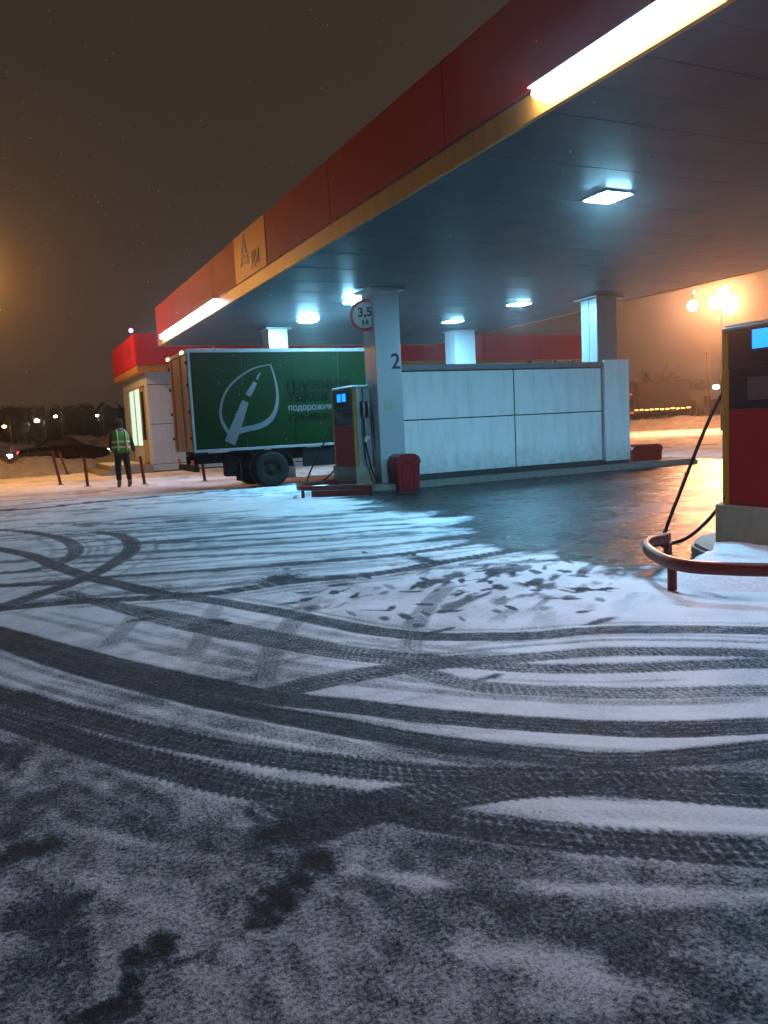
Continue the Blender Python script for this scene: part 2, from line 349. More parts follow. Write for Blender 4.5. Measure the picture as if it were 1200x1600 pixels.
WET=[(6.05,14.92),(5.59,12.51),(5.33,11.10),(5.68,10.32),(5.74,9.27),(5.16,8.95),(4.73,8.11),(4.55,7.49),(4.73,6.96),(4.87,6.50),(4.84,6.02),(4.80,5.49),(4.88,5.11),(4.80,4.75),(5.31,4.32),(5.99,3.76)]
SLUSH=[(-0.36,4.72),(-0.12,4.14),(0.35,3.28),(0.70,2.69),(0.94,2.44),(1.20,2.19),(1.47,1.87),(2.04,1.44),(1.24,0.88),(-0.46,1.79),(-1.06,5.18)]
L1=[(0.79,2.27),(0.97,2.10),(1.10,1.93),(0.97,2.01),(0.80,2.19)]
L2=[(1.24,1.89),(1.54,1.68),(1.91,1.45),(1.83,1.39),(1.48,1.61),(1.29,1.77)]
L3=[(0.95,1.76),(1.16,1.62),(1.22,1.49),(1.24,1.34),(1.16,1.37),(1.07,1.50),(0.94,1.68)]
L4=[(0.03,3.01),(0.31,2.74),(0.53,2.45),(0.43,2.46),(0.08,2.86)]
L5=[(0.23,2.46),(0.43,2.19),(0.42,2.03),(0.31,2.07),(0.22,2.24)]
L6=[(1.34,2.43),(1.54,2.32),(1.80,2.11),(2.26,1.79),(2.11,1.67),(1.75,1.91),(1.52,2.10),(1.37,2.30)]
L7=[(1.37,1.49),(1.65,1.25),(1.53,1.16),(1.41,1.33)]
L8=[(0.68,2.79),(0.78,2.64),(0.74,2.56)]
WETPOLY = WET + [(9.0, 1.5), (17.0, 1.5), (17.2, 17.5), (14.2, 15.0), (7.0, 15.3)]
def build_ground():
    az_dense = np.radians(np.arange(-6, 57, .078)); az_c = np.radians(np.concatenate([np.arange(57, 354, 3.0)]))
    az = np.concatenate([az_dense, az_c])
    r = [.02, .4, .8, 1.2, 1.5]; rr = 1.7
    while rr < 60:
        r.append(rr); rr += max(.0060, rr*rr/(EYE*806)*1.0)
    while rr < 700: r.append(rr); rr *= 1.12
    r = np.array(r); A, Rr = np.meshgrid(az, r); X = (np.sin(A)*Rr).ravel(); Y = (np.cos(A)*Rr).ravel()
    na, nr = len(az), len(r)
    m = (Rr.ravel() < 70)
    x = X[m]; y = Y[m]
    cover = np.full(x.shape, .86) + (fbm(x*.8, y*.8, 4, 3)-.5)*.35 + (fbm(x*5, y*5, 3, 9)-.5)*.22
    height = (fbm(x*2.2, y*2.2, 4, 21)-.5)*.012 + (fbm(x*18, y*18, 3, 23)-.5)*.005
    # slush in the near foreground, streaky
    sl = sstep(-.12, .10, poly_sd(x, y, SLUSH) + (fbm(x*4, y*4, 3, 5)-.5)*.25)
    cover = cover*(1-sl) + sl*(.555 + (fbm(x*3.5, y*3.5, 4, 31)-.5)*.15 + (fbm(x*16, y*9, 3, 33)-.5)*.35)
    for i, (pl, v, sft) in enumerate(((L1, .82, .03), (L2, .80, .03), (L3, .74, .04), (L4, .66, .04), (L5, .66, .08), (L6, .95, .02), (L7, .64, .05), (L8, .9, .02))):
        q = sstep(-sft, sft, poly_sd(x, y, pl) + (fbm(x*9, y*9, 3, 40+i)-.5)*.06); cover = cover*(1-q)+v*q
    thin = (1-sstep(4.0, 7.5, y))*(1-sstep(.9, 2.0, x)); cover = cover - thin*(1-sl)*(.10 + .55*np.clip(fbm(x*2.6+3, y*2.6, 4, 45)-.42, 0, .4))
    # trodden area by the pump
    tramp = np.exp(-((x-3.7)/1.5)**2 - ((y-5.6)/1.0)**2)
    n1 = fbm((x*.8+y*.6)*2.5, (y*.8-x*.6)*7, 3, 55)
    cover -= tramp*sstep(.52, .68, n1)*.5
    tk = list(TRACKS)
    rr_ = random.Random(5)
    for (wd, st, tr, pts) in TRACKS:
        if wd < .2: continue
        for q in range(4):
            off = rr_.choice((-1, 1))*wd*rr_.uniform(.7, 2.2); P_ = []
            for i in range(len(pts)):
                a = pts[max(i-1, 0)]; b = pts[min(i+1, len(pts)-1)]; L = math.hypot(b[0]-a[0], b[1]-a[1])+1e-9
                P_.append((pts[i][0]-(b[1]-a[1])/L*off, pts[i][1]+(b[0]-a[0])/L*off))
            i0 = rr_.randrange(0, max(1, len(P_)//2)); i1 = min(len(P_), i0+rr_.randrange(3, len(P_)+1))
            if i1-i0 >= 2: tk.append((rr_.choice((.03, .05, .08)), rr_.uniform(.14, .36), rr_.choice((0, 1)), P_[i0:i1]))
    for k in range(26):
        y0 = 7.6 + k*.27 + rr_.uniform(-.15, .15); sl_ = -.30 + rr_.uniform(-.05, .05); xx = rr_.uniform(-.8, 1.5); x2 = xx + rr_.uniform(2.2, 5.5)
        x2 = min(x2, 6.2)
        tk.append((rr_.choice((.07, .1, .14, .2)), rr_.uniform(.3, .6), 0, [(xx+(x2-xx)*t, y0+sl_*(x2-xx)*t + .12*math.sin(3*t+k)) for t in (0, .25, .5, .75, 1)]))
    for k in range(16):
        y0 = 15 + k*.5 + rr_.uniform(-.2, .2); xx = rr_.uniform(-4, 0); x2 = xx + rr_.uniform(3, 7)
        tk.append((rr_.choice((.1, .16, .2)), rr_.uniform(.2, .45), 0, [(xx+(x2-xx)*t, y0+.1*(x2-xx)*t) for t in (0, .3, .6, 1)]))
    tk = [(a, b*(.55 if sum(q[1] for q in d)/len(d) < 2.0 or (b < .5 and sum(q[1] for q in d)/len(d) < 3.2) else 1), c, d) for a, b, c, d in tk]
    keep = np.ones(x.shape); rut = np.zeros(x.shape)
    for j, (wd, st, tr, pts) in enumerate(tk):
        C = catmull(pts, .12 if wd < .4 else .3); bb = wd*1.2
        sel = np.where((x > C[:,0].min()-bb) & (x < C[:,0].max()+bb) & (y > C[:,1].min()-bb) & (y < C[:,1].max()+bb))[0]
        if not len(sel): continue
        sx_, sy_ = x[sel], y[sel]; bd = np.full(sx_.shape, 1e9); bs = np.zeros(sx_.shape); bt = np.zeros(sx_.shape); acc = 0.0; tot = 0.0
        for i in range(len(C)-1):
            a, b = C[i], C[i+1]; ex, ey = b-a; L = math.hypot(ex, ey)+1e-9
            t = np.clip(((sx_-a[0])*ex+(sy_-a[1])*ey)/(L*L), 0, 1); dx = sx_-a[0]-t*ex; dy = sy_-a[1]-t*ey; d = np.hypot(dx, dy)
            u = d < bd; bd[u] = d[u]; bs[u] = (acc+t*L)[u]; bt[u] = (np.sign(ex*dy-ey*dx)*d)[u]; acc += L
        hw = wd/2*(.86 if wd >= .2 else 1)
        hw_ = hw*(1+.16*(fbm(bs*3+j*9, bs*0+j, 3, 77)-.5))
        if tr:
            ph = bs/.042 + bt*9 + fbm(bs*5, bt*8, 2, j)*.9; tooth = (np.abs((ph % 1)-.5)*2); hw_ = hw_ + .034*(tooth-.5)*vnoise(bs*6, bt*0+j, 5)
        q = 1-sstep(hw_-.020, hw_+.022, bd)
        q *= sstep(0, .25, np.minimum(bs, acc-bs)+.15)
        s_ = st*.70*(.86+.28*fbm(sx_*6, sy_*6, 3, 88+j))
        s_ = s_*(1 - .22*(fbm(bt*30+j*3, bs*1.1, 2, 91)-.3)*2*.6)       # streaks along the track
        if wd >= .15: s_ = s_*(1 - .30*sstep(.55, 1.0, np.cos(bt*2*math.pi/(wd/5.0)+j)*.5+.5)*(.4+.8*vnoise(bs*2.5, bt*12, j+3)))
        if tr: s_ = s_*(1-.34*sstep(.45, .8, tooth)*(.3+.9*vnoise(bs*7, bt*25, j)))
        keep[sel] = np.minimum(keep[sel], 1-np.clip(q*s_, 0, 1)) * (1 - .12*np.clip(q*s_, 0, 1))
        rut[sel] = np.maximum(rut[sel], q*st)
        lip = np.exp(-((bd-hw-.03)/.03)**2)*st*.35; height[sel] += lip*.004
    cover = cover*keep
    height -= rut*.004
    for (bx, by, rx, ry, s_) in BLOTS:
        d = np.hypot((x-bx)/rx, (y-by)/ry) + (fbm(x*26, y*26, 4, 61)-.5)*1.2; q = (1-sstep(.2, 1.25, d))*s_*.85
        cover *= 1-q*.92; height -= q*.0015
    for k in range(150):
        bx, by = rr_.gauss(3.9, 1.1), rr_.gauss(5.7, .85); s_ = rr_.uniform(.25, .6); a = rr_.uniform(0, 3.14); L = rr_.uniform(.05, .14); Wd = rr_.uniform(.02, .05)
        sel = np.where((np.abs(x-bx) < .3) & (np.abs(y-by) < .3))[0]; dx = x[sel]-bx; dy = y[sel]-by
        d = np.hypot((dx*math.cos(a)+dy*math.sin(a))/L, (-dx*math.sin(a)+dy*math.cos(a))/Wd) + (fbm(x[sel]*16, y[sel]*16, 2, 62)-.5)*.8
        q = (1-sstep(.6, 1.2, d))*s_; cover[sel] *= 1-q
    # wet bare asphalt under the roof
    wsd = poly_sd(x, y, WETPOLY) + (fbm(x*1.6, y*3.2, 4, 15)-.5)*1.3
    wet = sstep(-.35, .35, wsd)
    # snow inside the pump guard
    ig = sstep(-.1, .1, poly_sd(x, y, [(4.6, 4.1), (5.3, 3.3), (9, 1.5), (9, 3.8), (6.0, 4.9), (5.2, 5.25), (4.7, 4.9)]))
    wet = wet*(1-ig)
    resid = np.clip(sstep(.54, .72, fbm(x*.9, y*2.2, 4, 17))*.25, 0, 1)
    cover = cover*(1-wet) + wet*resid
    # beyond the yard
    far = sstep(40, 46, y)*(1-sstep(8, 14, x)); cover = cover*(1-far*.55)
    cover = cover - .25*np.exp(-((y-28)/2.0)**2)*(fbm(x, y*3, 3, 70))
    height = height + np.where(wet > .5, (fbm(x*3, y*3, 2, 2)-.5)*.002, 0)
    Z = np.zeros(X.shape); Z[m] = height; CV = np.full(X.shape, .8); CV[m] = np.clip(cover, 0, 1); WT = np.zeros(X.shape); WT[m] = wet
    CV[~m] = .75 + (fbm(X[~m]*.05, Y[~m]*.05, 3, 8)-.5)*.6
    nv = na*nr; me = bpy.data.meshes.new('ground'); me.vertices.add(nv)
    me.vertices.foreach_set('co', np.stack([X, Y, Z], 1).astype(np.float32).ravel())
    I, J = np.meshgrid(np.arange(nr-1), np.arange(na), indexing='ij'); J2 = (J+1) % na
    q = np.stack([I*na+J, (I+1)*na+J, (I+1)*na+J2, I*na+J2], -1).reshape(-1, 4)[:, ::-1]
    nf = len(q); me.loops.add(nf*4); me.polygons.add(nf)
    me.loops.foreach_set('vertex_index', q.ravel().astype(np.int32)); me.polygons.foreach_set('loop_start', (np.arange(nf)*4).astype(np.int32))
    me.polygons.foreach_set('use_smooth', np.ones(nf, bool)); me.update(calc_edges=True)
    for nm, arr in (('cover', CV), ('wet', WT)):
        a = me.attributes.new(nm, 'FLOAT', 'POINT'); a.data.foreach_set('value', arr.astype(np.float32))
    o = bpy.data.objects.new('ground', me); link(o); tag(o, kind='structure')
    me.materials.append(ground_mat())
    return o
def ground_mat():
    m = bpy.data.materials.new('snowy_asphalt'); m.use_nodes = True; n = m.node_tree; L = n.links.new; b = n.nodes['Principled BSDF']
    def N(t, **k):
        x = n.nodes.new(t)
        for a, v in k.items(): setattr(x, a, v)
        return x
    def noise(s, d=4, r=.6):
        x = N('ShaderNodeTexNoise'); x.inputs['Scale'].default_value = s; x.inputs['Detail'].default_value = d; x.inputs['Roughness'].default_value = r; L(tc.outputs['Object'], x.inputs['Vector']); return x.outputs['Fac']
    def math_(op, a, b_=None, c=None):
        x = N('ShaderNodeMath', operation=op)
        for i, v in enumerate((a, b_, c)):
            if v is None: continue
            if isinstance(v, (int, float)): x.inputs[i].default_value = v
            else: L(v, x.inputs[i])
        return x.outputs[0]
    tc = N('ShaderNodeTexCoord')
    ca = N('ShaderNodeAttribute', attribute_name='cover'); wa = N('ShaderNodeAttribute', attribute_name='wet')
    n1 = noise(14, 5, .7); n2 = noise(70, 4, .7); n3 = noise(230, 2, .6)
    s = math_('ADD', math_('MULTIPLY', math_('SUBTRACT', n1, .5), .9), math_('MULTIPLY', math_('SUBTRACT', n2, .5), 1.9))
    s = math_('ADD', s, math_('MULTIPLY', math_('SUBTRACT', n3, .5), .8))
    mid = math_('SUBTRACT', 1.0, math_('ABSOLUTE', math_('SUBTRACT', math_('MULTIPLY', ca.outputs['Fac'], 2.0), 1.0)))  # noise acts most on half cover
    amp = math_('ADD', .42, math_('MULTIPLY', mid, .60))
    amp = math_('MULTIPLY', amp, math_('SUBTRACT', 1.0, math_('MULTIPLY', wa.outputs['Fac'], .75)))
    c = math_('ADD', ca.outputs['Fac'], math_('MULTIPLY', s, amp))
    mr = N('ShaderNodeMapRange', interpolation_type='SMOOTHSTEP'); mr.inputs[1].default_value = .06; mr.inputs[2].default_value = .84; L(c, mr.inputs[0]); snow = mr.outputs[0]
    asp = N('ShaderNodeMix', data_type='RGBA'); asp.inputs[6].default_value = (.012, .014, .016, 1); asp.inputs[7].default_value = (.040, .042, .045, 1); L(n3, asp.inputs[0])
    snc = N('ShaderNodeMix', data_type='RGBA'); snc.inputs[6].default_value = (.13, .18, .225, 1); snc.inputs[7].default_value = (.72, .755, .80, 1)
    sr_ = N('ShaderNodeMapRange'); sr_.inputs[1].default_value = .42; sr_.inputs[2].default_value = .95; L(math_('ADD', ca.outputs['Fac'], math_('MULTIPLY', math_('SUBTRACT', n2, .5), .5)), sr_.inputs[0]); L(sr_.outputs[0], snc.inputs[0])
    mx = N('ShaderNodeMix', data_type='RGBA'); L(snow, mx.inputs[0]); L(asp.outputs[2], mx.inputs[6]); L(snc.outputs[2], mx.inputs[7]); L(mx.outputs[2], b.inputs['Base Color'])
    # roughness: slush damp, wet zone glossy, snow rough
    n0 = noise(2.2, 4, .6)
    wr = N('ShaderNodeMapRange'); wr.inputs[1].default_value = .35; wr.inputs[2].default_value = .7; wr.inputs[3].default_value = .18; wr.inputs[4].default_value = .42; L(n0, wr.inputs[0])
    r1 = N('ShaderNodeMix'); r1.inputs[2].default_value = .72; L(wa.outputs['Fac'], r1.inputs[0]); L(wr.outputs[0], r1.inputs[3])
    r2 = N('ShaderNodeMix'); L(snow, r2.inputs[0]); L(r1.outputs[0], r2.inputs[2]); r2.inputs[3].default_value = .75
    L(r2.outputs[0], b.inputs['Roughness']); b.inputs['Specular IOR Level'].default_value = .035
    hh = math_('ADD', math_('MULTIPLY', snow, 1.0), math_('MULTIPLY', n3, .35))
    bp = N('ShaderNodeBump'); bp.inputs['Strength'].default_value = .55; bp.inputs['Distance'].default_value = .008; L(hh, bp.inputs['Height'])
    hw = math_('ADD', noise(5, 3, .6), math_('MULTIPLY', noise(19, 4, .7), .6))
    bp2 = N('ShaderNodeBump'); bp2.inputs['Distance'].default_value = .02; L(hw, bp2.inputs['Height']); L(bp.outputs[0], bp2.inputs['Normal']); L(math_('MULTIPLY', wa.outputs['Fac'], .8), bp2.inputs['Strength'])
    L(bp2.outputs[0], b.inputs['Normal'])
    return m
build_ground()

# ------------------------------------------------------------------ kerbed islands
def island(x0, x1, y0, y1, h=.12):
    m = MB(); n = 8; r = (y1-y0)/2*.85; cy = (y0+y1)/2
    poly = [(x0+r-r*math.sin(math.pi*k/n), cy-(y1-y0)/2*math.cos(math.pi*k/n)) for k in range(n+1)] + [(x1, y1), (x1, y0)]
    inner = [(x0+r+.0-(r-.03)*math.sin(math.pi*k/n), cy-((y1-y0)/2-.03)*math.cos(math.pi*k/n)) for k in range(n+1)] + [(x1-.03, y1-.03), (x1-.03, y0+.03)]
    m.prism(poly, -.05, h-.03, 'xy'); m.prism(inner, h-.028, h, 'xy')
    o = m.build('kerb_island', M['concrete']); tag(o, kind='structure'); return o
island(6.25, 15.6, 14.75, 16.9)
island(5.45, 13.0, 3.4, 5.9, .10)

# ------------------------------------------------------------------ canopy
CX0, CX1, CY0, CY1, CZ = 4.72, 14.45, -4.0, 25.8, 4.08
can = thing('canopy', (9.6, 11, 0), 'big flat filling station canopy with a red and yellow edge over the pumps', 'canopy')
off = Vector((-9.6, -11, 0))
def cbox(m, x0, x1, y0, y1, z0, z1, b=0): return m.box(x0+off.x, x1+off.x, y0+off.y, y1+off.y, z0, z1, b)
m = MB(); y = CY0+.05; k = 0
while y < CY1-.1:                                # long soffit boards, hairline joints
    cbox(m, CX0+.06, CX1-.06, y, min(y+.594, CY1-.06), CZ+.02-.0012*(k % 2), CZ+.05); y += .6; k += 1
so = m.build('soffit', M['soffit'], can); so['kind'] = 'stuff'
m = MB(); cbox(m, CX0+.1, CX1-.1, CY0+.1, CY1-.1, CZ+.06, CZ+.12); cbox(m, CX0+.05, CX1-.05, CY0+.05, CY1-.05, 5.16, 5.20); m.build('roof_deck', M['trim'], can)
ys = [CY1, 23.4, 20.9, 18.6, 16.62]; ys2 = [14.51, 11.4, 8.0, 4.9, 1.8, -1.3, CY0]
segs = list(zip(ys[1:], ys[:-1])) + list(zip(ys2[1:], ys2[:-1]))
for a, b_ in segs:
    m = MB(); cbox(m, CX0, CX0+.06, a+.006, b_-.006, 4.345, 5.25, .004); m.build('fascia_panel', M['red'], can)
m = MB(); cbox(m, CX0-.012, CX0+.06, 14.516, 16.614, 4.345, 5.25, .004); lp = m.build('logo_panel', M['ypanel'], can, 'yellow fascia panel with a dark derrick emblem')
m = MB()
def lat(u, z): return (CX0-.0205+off.x, off.y+15.9-u, z)      # emblem drawn on the panel (u to the right as seen from the yard)
def bar(m, u0, z0, u1, z1, t):
    a = Vector((u0, z0)); b_ = Vector((u1, z1)); d = (b_-a).normalized(); p = Vector((-d.y, d.x))*t/2
    q = [a+p, b_+p, b_-p, a-p]
    vs = [lat(v.x, v.y) for v in q] + [(lat(v.x, v.y)[0]+.008, lat(v.x, v.y)[1], v.y) for v in q]
    m.add(vs, [(0,1,2,3),(7,6,5,4),(0,4,5,1),(1,5,6,2),(2,6,7,3),(3,7,4,0)])
bar(m, -.26, 4.60, .0, 5.17, .085); bar(m, .26, 4.60, .02, 5.17, .085)
for i in range(4):
    z = 4.64+i*.11; hw = .26*(1-(z-4.6)/.6); bar(m, -hw, z, hw, z+.005, .035); bar(m, -hw, z, hw*.8, z+.1, .03)
m.build('emblem', M['blue'], lp)
text_mesh('lettering', 'ДИ', .34, M['blue'], (CX0-.022+off.x, off.y+15.45, 4.50), (math.pi/2, 0, -math.pi/2), lp, .004, bold=.008)
# black line and yellow band
m = MB(); cbox(m, CX0+.015, CX0+.06, CY0, CY1, 4.312, 4.344); m.build('shadow_gap', M['black'], can)
for a, b_ in list(zip([22, 18.6, 15.5, 12.4, 9.3, 6.2, 3.1, 0, CY0], [CY1, 22, 18.6, 15.5, 12.4, 9.3, 6.2, 3.1, 0])):
    m = MB(); cbox(m, CX0+.004, CX0+.058, a+.004, b_-.004, CZ, 4.311, .003); m.build('yellow_band', M['yellow'], can)
# the other three edges
m = MB(); cbox(m, CX0+.0, CX1, CY1+.001, CY1+.06, 4.345, 5.25); m.build('rear_fascia', M['red'], can)
m = MB(); cbox(m, CX0+.0, CX1, CY1+.001, CY1+.058, CZ, 4.34); m.build('rear_yellow_band', M['yellow'], can)
m = MB(); cbox(m, CX1-.055, CX1, CY0, CY1, 4.345, 5.25); m.build('side_fascia', M['red'], can)
m = MB(); cbox(m, CX1-.055, CX1-.002, CY0, CY1, CZ, 4.34); m.build('side_yellow_band', M['yellow'], can)
m = MB(); cbox(m, CX0, CX1, CY0-.06, CY0-.001, CZ, 5.25); m.build('front_fascia', M['red'], can)

# tube lights on the yellow band
def tube_light(y0, y1, label):
    t = thing('tube_light', (CX0, (y0+y1)/2, 4.3), label, 'light', 'tube lights on the canopy edge')
    h = (y1-y0)/2
    m = MB(); m.box(-.05, .004, -h, h, -.004, .035, .005); m.box(-.125, -.049, -h, h, .0, .012, .003); m.build('housing_added_hood', M['frame'], t)  # second box: added hood that keeps the tube's light off the fascia above
    m = MB(); n = int((y1-y0)/1.55)
    for i in range(n):
        a = -h+.04+i*(2*h-.08)/n; b_ = a+(2*h-.08)/n-.004
        m.tube([(-.055, a, -.055), (-.055, b_, -.055)], .048, 10)
    m.build('glowing_tube', M['tubel'], t)
tube_light(-.1, 6.3, 'long white tube light on the near end of the canopy edge, upper right')
tube_light(18.13, 24.95, 'white tube light on the far left end of the canopy edge')

# ceiling lamps
def ceiling_lamp(x, y, label, dp=.036):
    t = thing('ceiling_light', (x, y, CZ+.02), label, 'light', 'square lamps under the canopy')
    m = MB(); m.box(-.235, .235, -.235, .235, -.028, -.002, .006); m.build('frame', M['frame'], t)
    m = MB(); m.prism([(-.21, -.029), (-.18, -dp), (.18, -dp), (.21, -.029)], -.21, .21, 'xz'); m.build('diffuser', M['ceil'], t)
ceiling_lamp(7.28, 8.32, 'large square lamp alone on the near part of the canopy ceiling')
ceiling_lamp(11.72, 8.32, 'added square ceiling lamp, out of view to the right of the large near one')  # extra lamp out of view, added to brighten the white wall
ceiling_lamp(7.37, 16.6, 'square ceiling lamp just left of the round height sign', .065)
ceiling_lamp(7.38, 19.65, 'square ceiling lamp above the green truck box', .065)
ceiling_lamp(11.72, 16.62, 'square ceiling lamp above the right half of the white wall')
ceiling_lamp(11.67, 19.7, 'square ceiling lamp above the middle far column')

# ------------------------------------------------------------------ columns
def column(x0, x1, y0, y1, z0, label, cap=.13, cm='column'):
    t = thing('column', ((x0+x1)/2, (y0+y1)/2, z0), label, 'column', 'canopy columns')
    hx, hy, H = (x1-x0)/2, (y1-y0)/2, CZ+.01-z0
    m = MB(); m.box(-hx+.012, hx-.012, -hy+.012, hy-.012, 0, H-.001); m.build('core', M['joint'], t)
    # four cladding sheets with a joint down the side faces
    for nm, (a, b_, c, d) in dict(f=(-hx, hx, -hy, -hy+.011), r=(-hx, hx, hy-.011, hy)).items():
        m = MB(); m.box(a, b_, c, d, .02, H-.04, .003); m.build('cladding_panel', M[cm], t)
    for sx in (-1, 1):
        for (c, d) in ((-hy+.013, -.006), (.006, hy-.013)):
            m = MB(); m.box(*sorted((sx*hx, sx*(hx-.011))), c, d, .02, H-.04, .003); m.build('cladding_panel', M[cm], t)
    m = MB(); m.box(-hx-cap, hx+cap, -hy-cap, hy+cap, H-.045, H-.004, .01); m.build('capital', M['trim'], t)
    m = MB(); m.box(-hx-.02, hx+.02, -hy-.02, hy+.02, 0, .019); m.build('base', M['trim'], t)
    return t
c2 = column(7.07, 7.64, 15.05, 15.61, .12, 'near canopy column marked with a dark blue number 2')
text_mesh('number', '2', .44, M['blue'], (.045, -.283-.004, 2.35), (math.pi/2, 0, 0), c2, .003, bold=.006)
column(12.97, 13.57, 15.27, 15.85, .12, 'column rising behind the right end of the white wall', cm='column_shaded')
column(6.84, 7.37, 21.3, 21.85, 0.0, 'far canopy column standing behind the green truck', .1)
column(12.66, 13.36, 21.3, 21.9, 0.0, 'far canopy column showing above the middle of the white wall', .1)
o = MB(); o.box(0, .18, -.004, 0, 0, .26); nn = o.build('notice', M['paper']); nn.location = (7.2, 15.046, 1.61); tag(nn, 'small faded paper notice stuck on the column under the number 2', 'notice')

# ------------------------------------------------------------------ white screen wall
wl = thing('screen_wall', (10.4, 15.2, .12), 'white panelled screen wall between the two canopy columns', 'wall')
def wb(m, x0, x1, y0, y1, z0, z1, b=0): return m.box(x0-10.4, x1-10.4, y0-15.2, y1-15.2, z0-.12, z1-.12, b)
m = MB(); wb(m, 7.66, 13.0, 15.225, 15.262, .2, 2.44); m.build('backing', M['joint'], wl)
for (a, b_) in ((7.66, 10.50), (10.53, 12.985)):
    for (c, d) in ((.24, 1.385), (1.41, 2.405)):
        m = MB(); wb(m, a, b_, 15.2, 15.224, c, d, .006); m.build('wall_panel', M['white'], wl)
m = MB(); wb(m, 7.645, 13.03, 15.13, 15.265, 2.43, 2.55, .012); m.build('cap_rail', M['talu'], wl)
m = MB(); wb(m, 7.645, 13.03, 15.17, 15.265, .121, .235, .01); m.build('base_rail', M['joint'], wl)
m = MB(); wb(m, 13.07, 13.82, 15.16, 15.255, .2, 2.60, .008); m.build('end_panel', M['white'], wl)
m = MB(); wb(m, 13.09, 13.80, 15.18, 15.25, .121, .2); m.build('end_base', M['joint'], wl)
for x in (10.9, 11.6, 12.1):
    m = MB(); wb(m, x, x+.09, 15.17, 15.22, 2.551, 2.60, .01); m.build('fixing', M['black'], wl)

# ------------------------------------------------------------------ round height sign
sg = thing('height_limit_sign', (6.97, 15.26, 3.57), 'round height limit sign with a red ring on the near column', 'sign', rz=math.radians(-38))
m = MB(); m.cyl((0, 0, 0), .30, .014, 'y', 40); m.build('disc', M['signw'], sg)
m = MB(); m.lathe((0, 0, 0), [(.262, -.003), (.262, -.010), (.315, -.010), (.325, .0), (.325, .02), (.30, .02), (.30, .002)], 'y', 40); m.build('red_ring', M['signr'], sg)
text_mesh('lettering', '3,5', .25, M['black'], (0, -.006, -.02), (math.pi/2, 0, 0), sg, .003, 'CENTER', bold=.006)
text_mesh('lettering', 'м', .20, M['black'], (0, -.006, -.20), (math.pi/2, 0, 0), sg, .003, 'CENTER', bold=.004)
m = MB(); m.box(-.02, .02, .0205, .05, -.28, .28); m.box(-.02, .12, .051, .08, -.02, .02); m.build('bracket', M['steel'], sg)

# ------------------------------------------------------------------ fuel dispensers (broad face towards -X, narrow hose face towards -Y / +Y)
def dispenser(loc, label, H=2.0):
    t = thing('fuel_dispenser', loc, label, 'fuel dispenser', 'fuel dispensers on the islands')
    D, W = 1.18, .40                       # depth along Y, width along X ; origin at the near-left corner
    m = MB(); m.box(-.03, W+.05, -.05, D+.06, 0, .36, .012); m.build('plinth', M['plinth'], t)
    m = MB(); m.box(.02, W-.02, .02, D-.02, .361, H-.01); m.build('body', M['dispgrey'], t)
    for y in (0, D-.075):
        m = MB(); m.box(0, .06, y, y+.075, .362, H, .008); m.build('edge_trim', M['dispedge'], t)
    m = MB(); m.box(.004, .02, .078, D-.078, .365, 1.22, .004); m.build('lower_panel', M['dispred'], t)
    m = MB(); m.box(.006, .02, .078, D-.078, 1.228, 1.56 if False else 1.58, .004); m.build('middle_panel', M['dispmid'] if False else M['dispdark'], t)
    m = MB(); m.box(-.002, .02, .078, D-.078, 1.588, H-.004, .004); dp = m.build('display_panel', M['dispdark'], t)
    for (a, b_) in ((.36, .57), (.63, .84)):
        m = MB(); m.box(-.010, -.0025, a, b_, 1.74, 1.90); m.build('digit_window', M['digit'], dp)
        m = MB(); m.box(-.012, -.0025, a-.018, a-.002, 1.722, 1.918); m.box(-.012, -.0025, b_+.002, b_+.018, 1.722, 1.918); m.box(-.012, -.0025, a-.0015, b_+.0015, 1.722, 1.738); m.box(-.012, -.0025, a-.0015, b_+.0015, 1.902, 1.918); m.build('bezel', M['black'], dp)
    m = MB(); m.box(.0, .005, .62, .90, 1.30, 1.50, .002); m.build('label_plate', M['dispmid'], t)
    m = MB(); m.box(W-.02, W-.001, .06, D-.06, .365, H-.004, .004); bk = m.build('back_panel', M['dispred'], t)
    m = MB(); m.box(W, W+.008, .35, .85, 1.70, 1.86); m.build('digit_window', M['digit2'], bk)
    m = MB(); m.box(.0, W, .0, D, H+.001, H+.035, .01); m.build('lid', M['trim'], t)
    m = MB(); m.box(.02, W-.02, .02, D-.02, H+.036, H+.055, .012); m.build('snow_cap', M['snow'], t)
    for s, y in ((-1, 0), (1, D)):
        yy = y + s*.0
        m = MB(); m.box(.075, W-.01, *sorted((yy, yy-s*.02)), .363, H-.005, .003); m.build('side_panel', M['dispgrey'], t)
        m = MB(); m.box(.20, .225, *sorted((yy+s*.002, yy+s*.02)), .5, H-.02); m.build('channel', M['joint'], t)
        for j, x in enumerate((.19, .30)):
            yb = yy+s*.075
            m = MB(); m.box(x-.04, x+.04, *sorted((yy+s*.001, yy+s*.06)), 1.38, 1.72, .015); h = m.build('nozzle_holster', M['rubber'], t)
            m = MB(); m.tube([(x, yb, 1.70), (x, yb+s*.03, 1.62), (x, yb+s*.03, 1.50), (x, yb, 1.40)], [.018, .028, .026, .02], 8)
            m.tube([(x, yb+s*.03, 1.60), (x, yb+s*.09, 1.56), (x, yb+s*.09, 1.46), (x, yb+s*.03, 1.44)], .008, 6); m.build('nozzle', M['nozzle'], h)
        hose(t, s, yy, W, D, H)
    m = MB(); m.box(.24, .34, -.012, -.001, .93, 1.0); m.build('seal', M['signw'], t)
    return t
def curve_pts(P, n=6):
    out = []; P = [Vector(p) for p in P]; Q = [2*P[0]-P[1]]+P+[2*P[-1]-P[-2]]
    for i in range(1, len(Q)-2):
        for k in range(n):
            t = k/n; a, b_, c, d = Q[i-1:i+3]
            out.append(.5*((2*b_)+(-a+c)*t+(2*a-5*b_+4*c-d)*t*t+(-a+3*b_-3*c+d)*t**3))
    return out+[P[-1]]
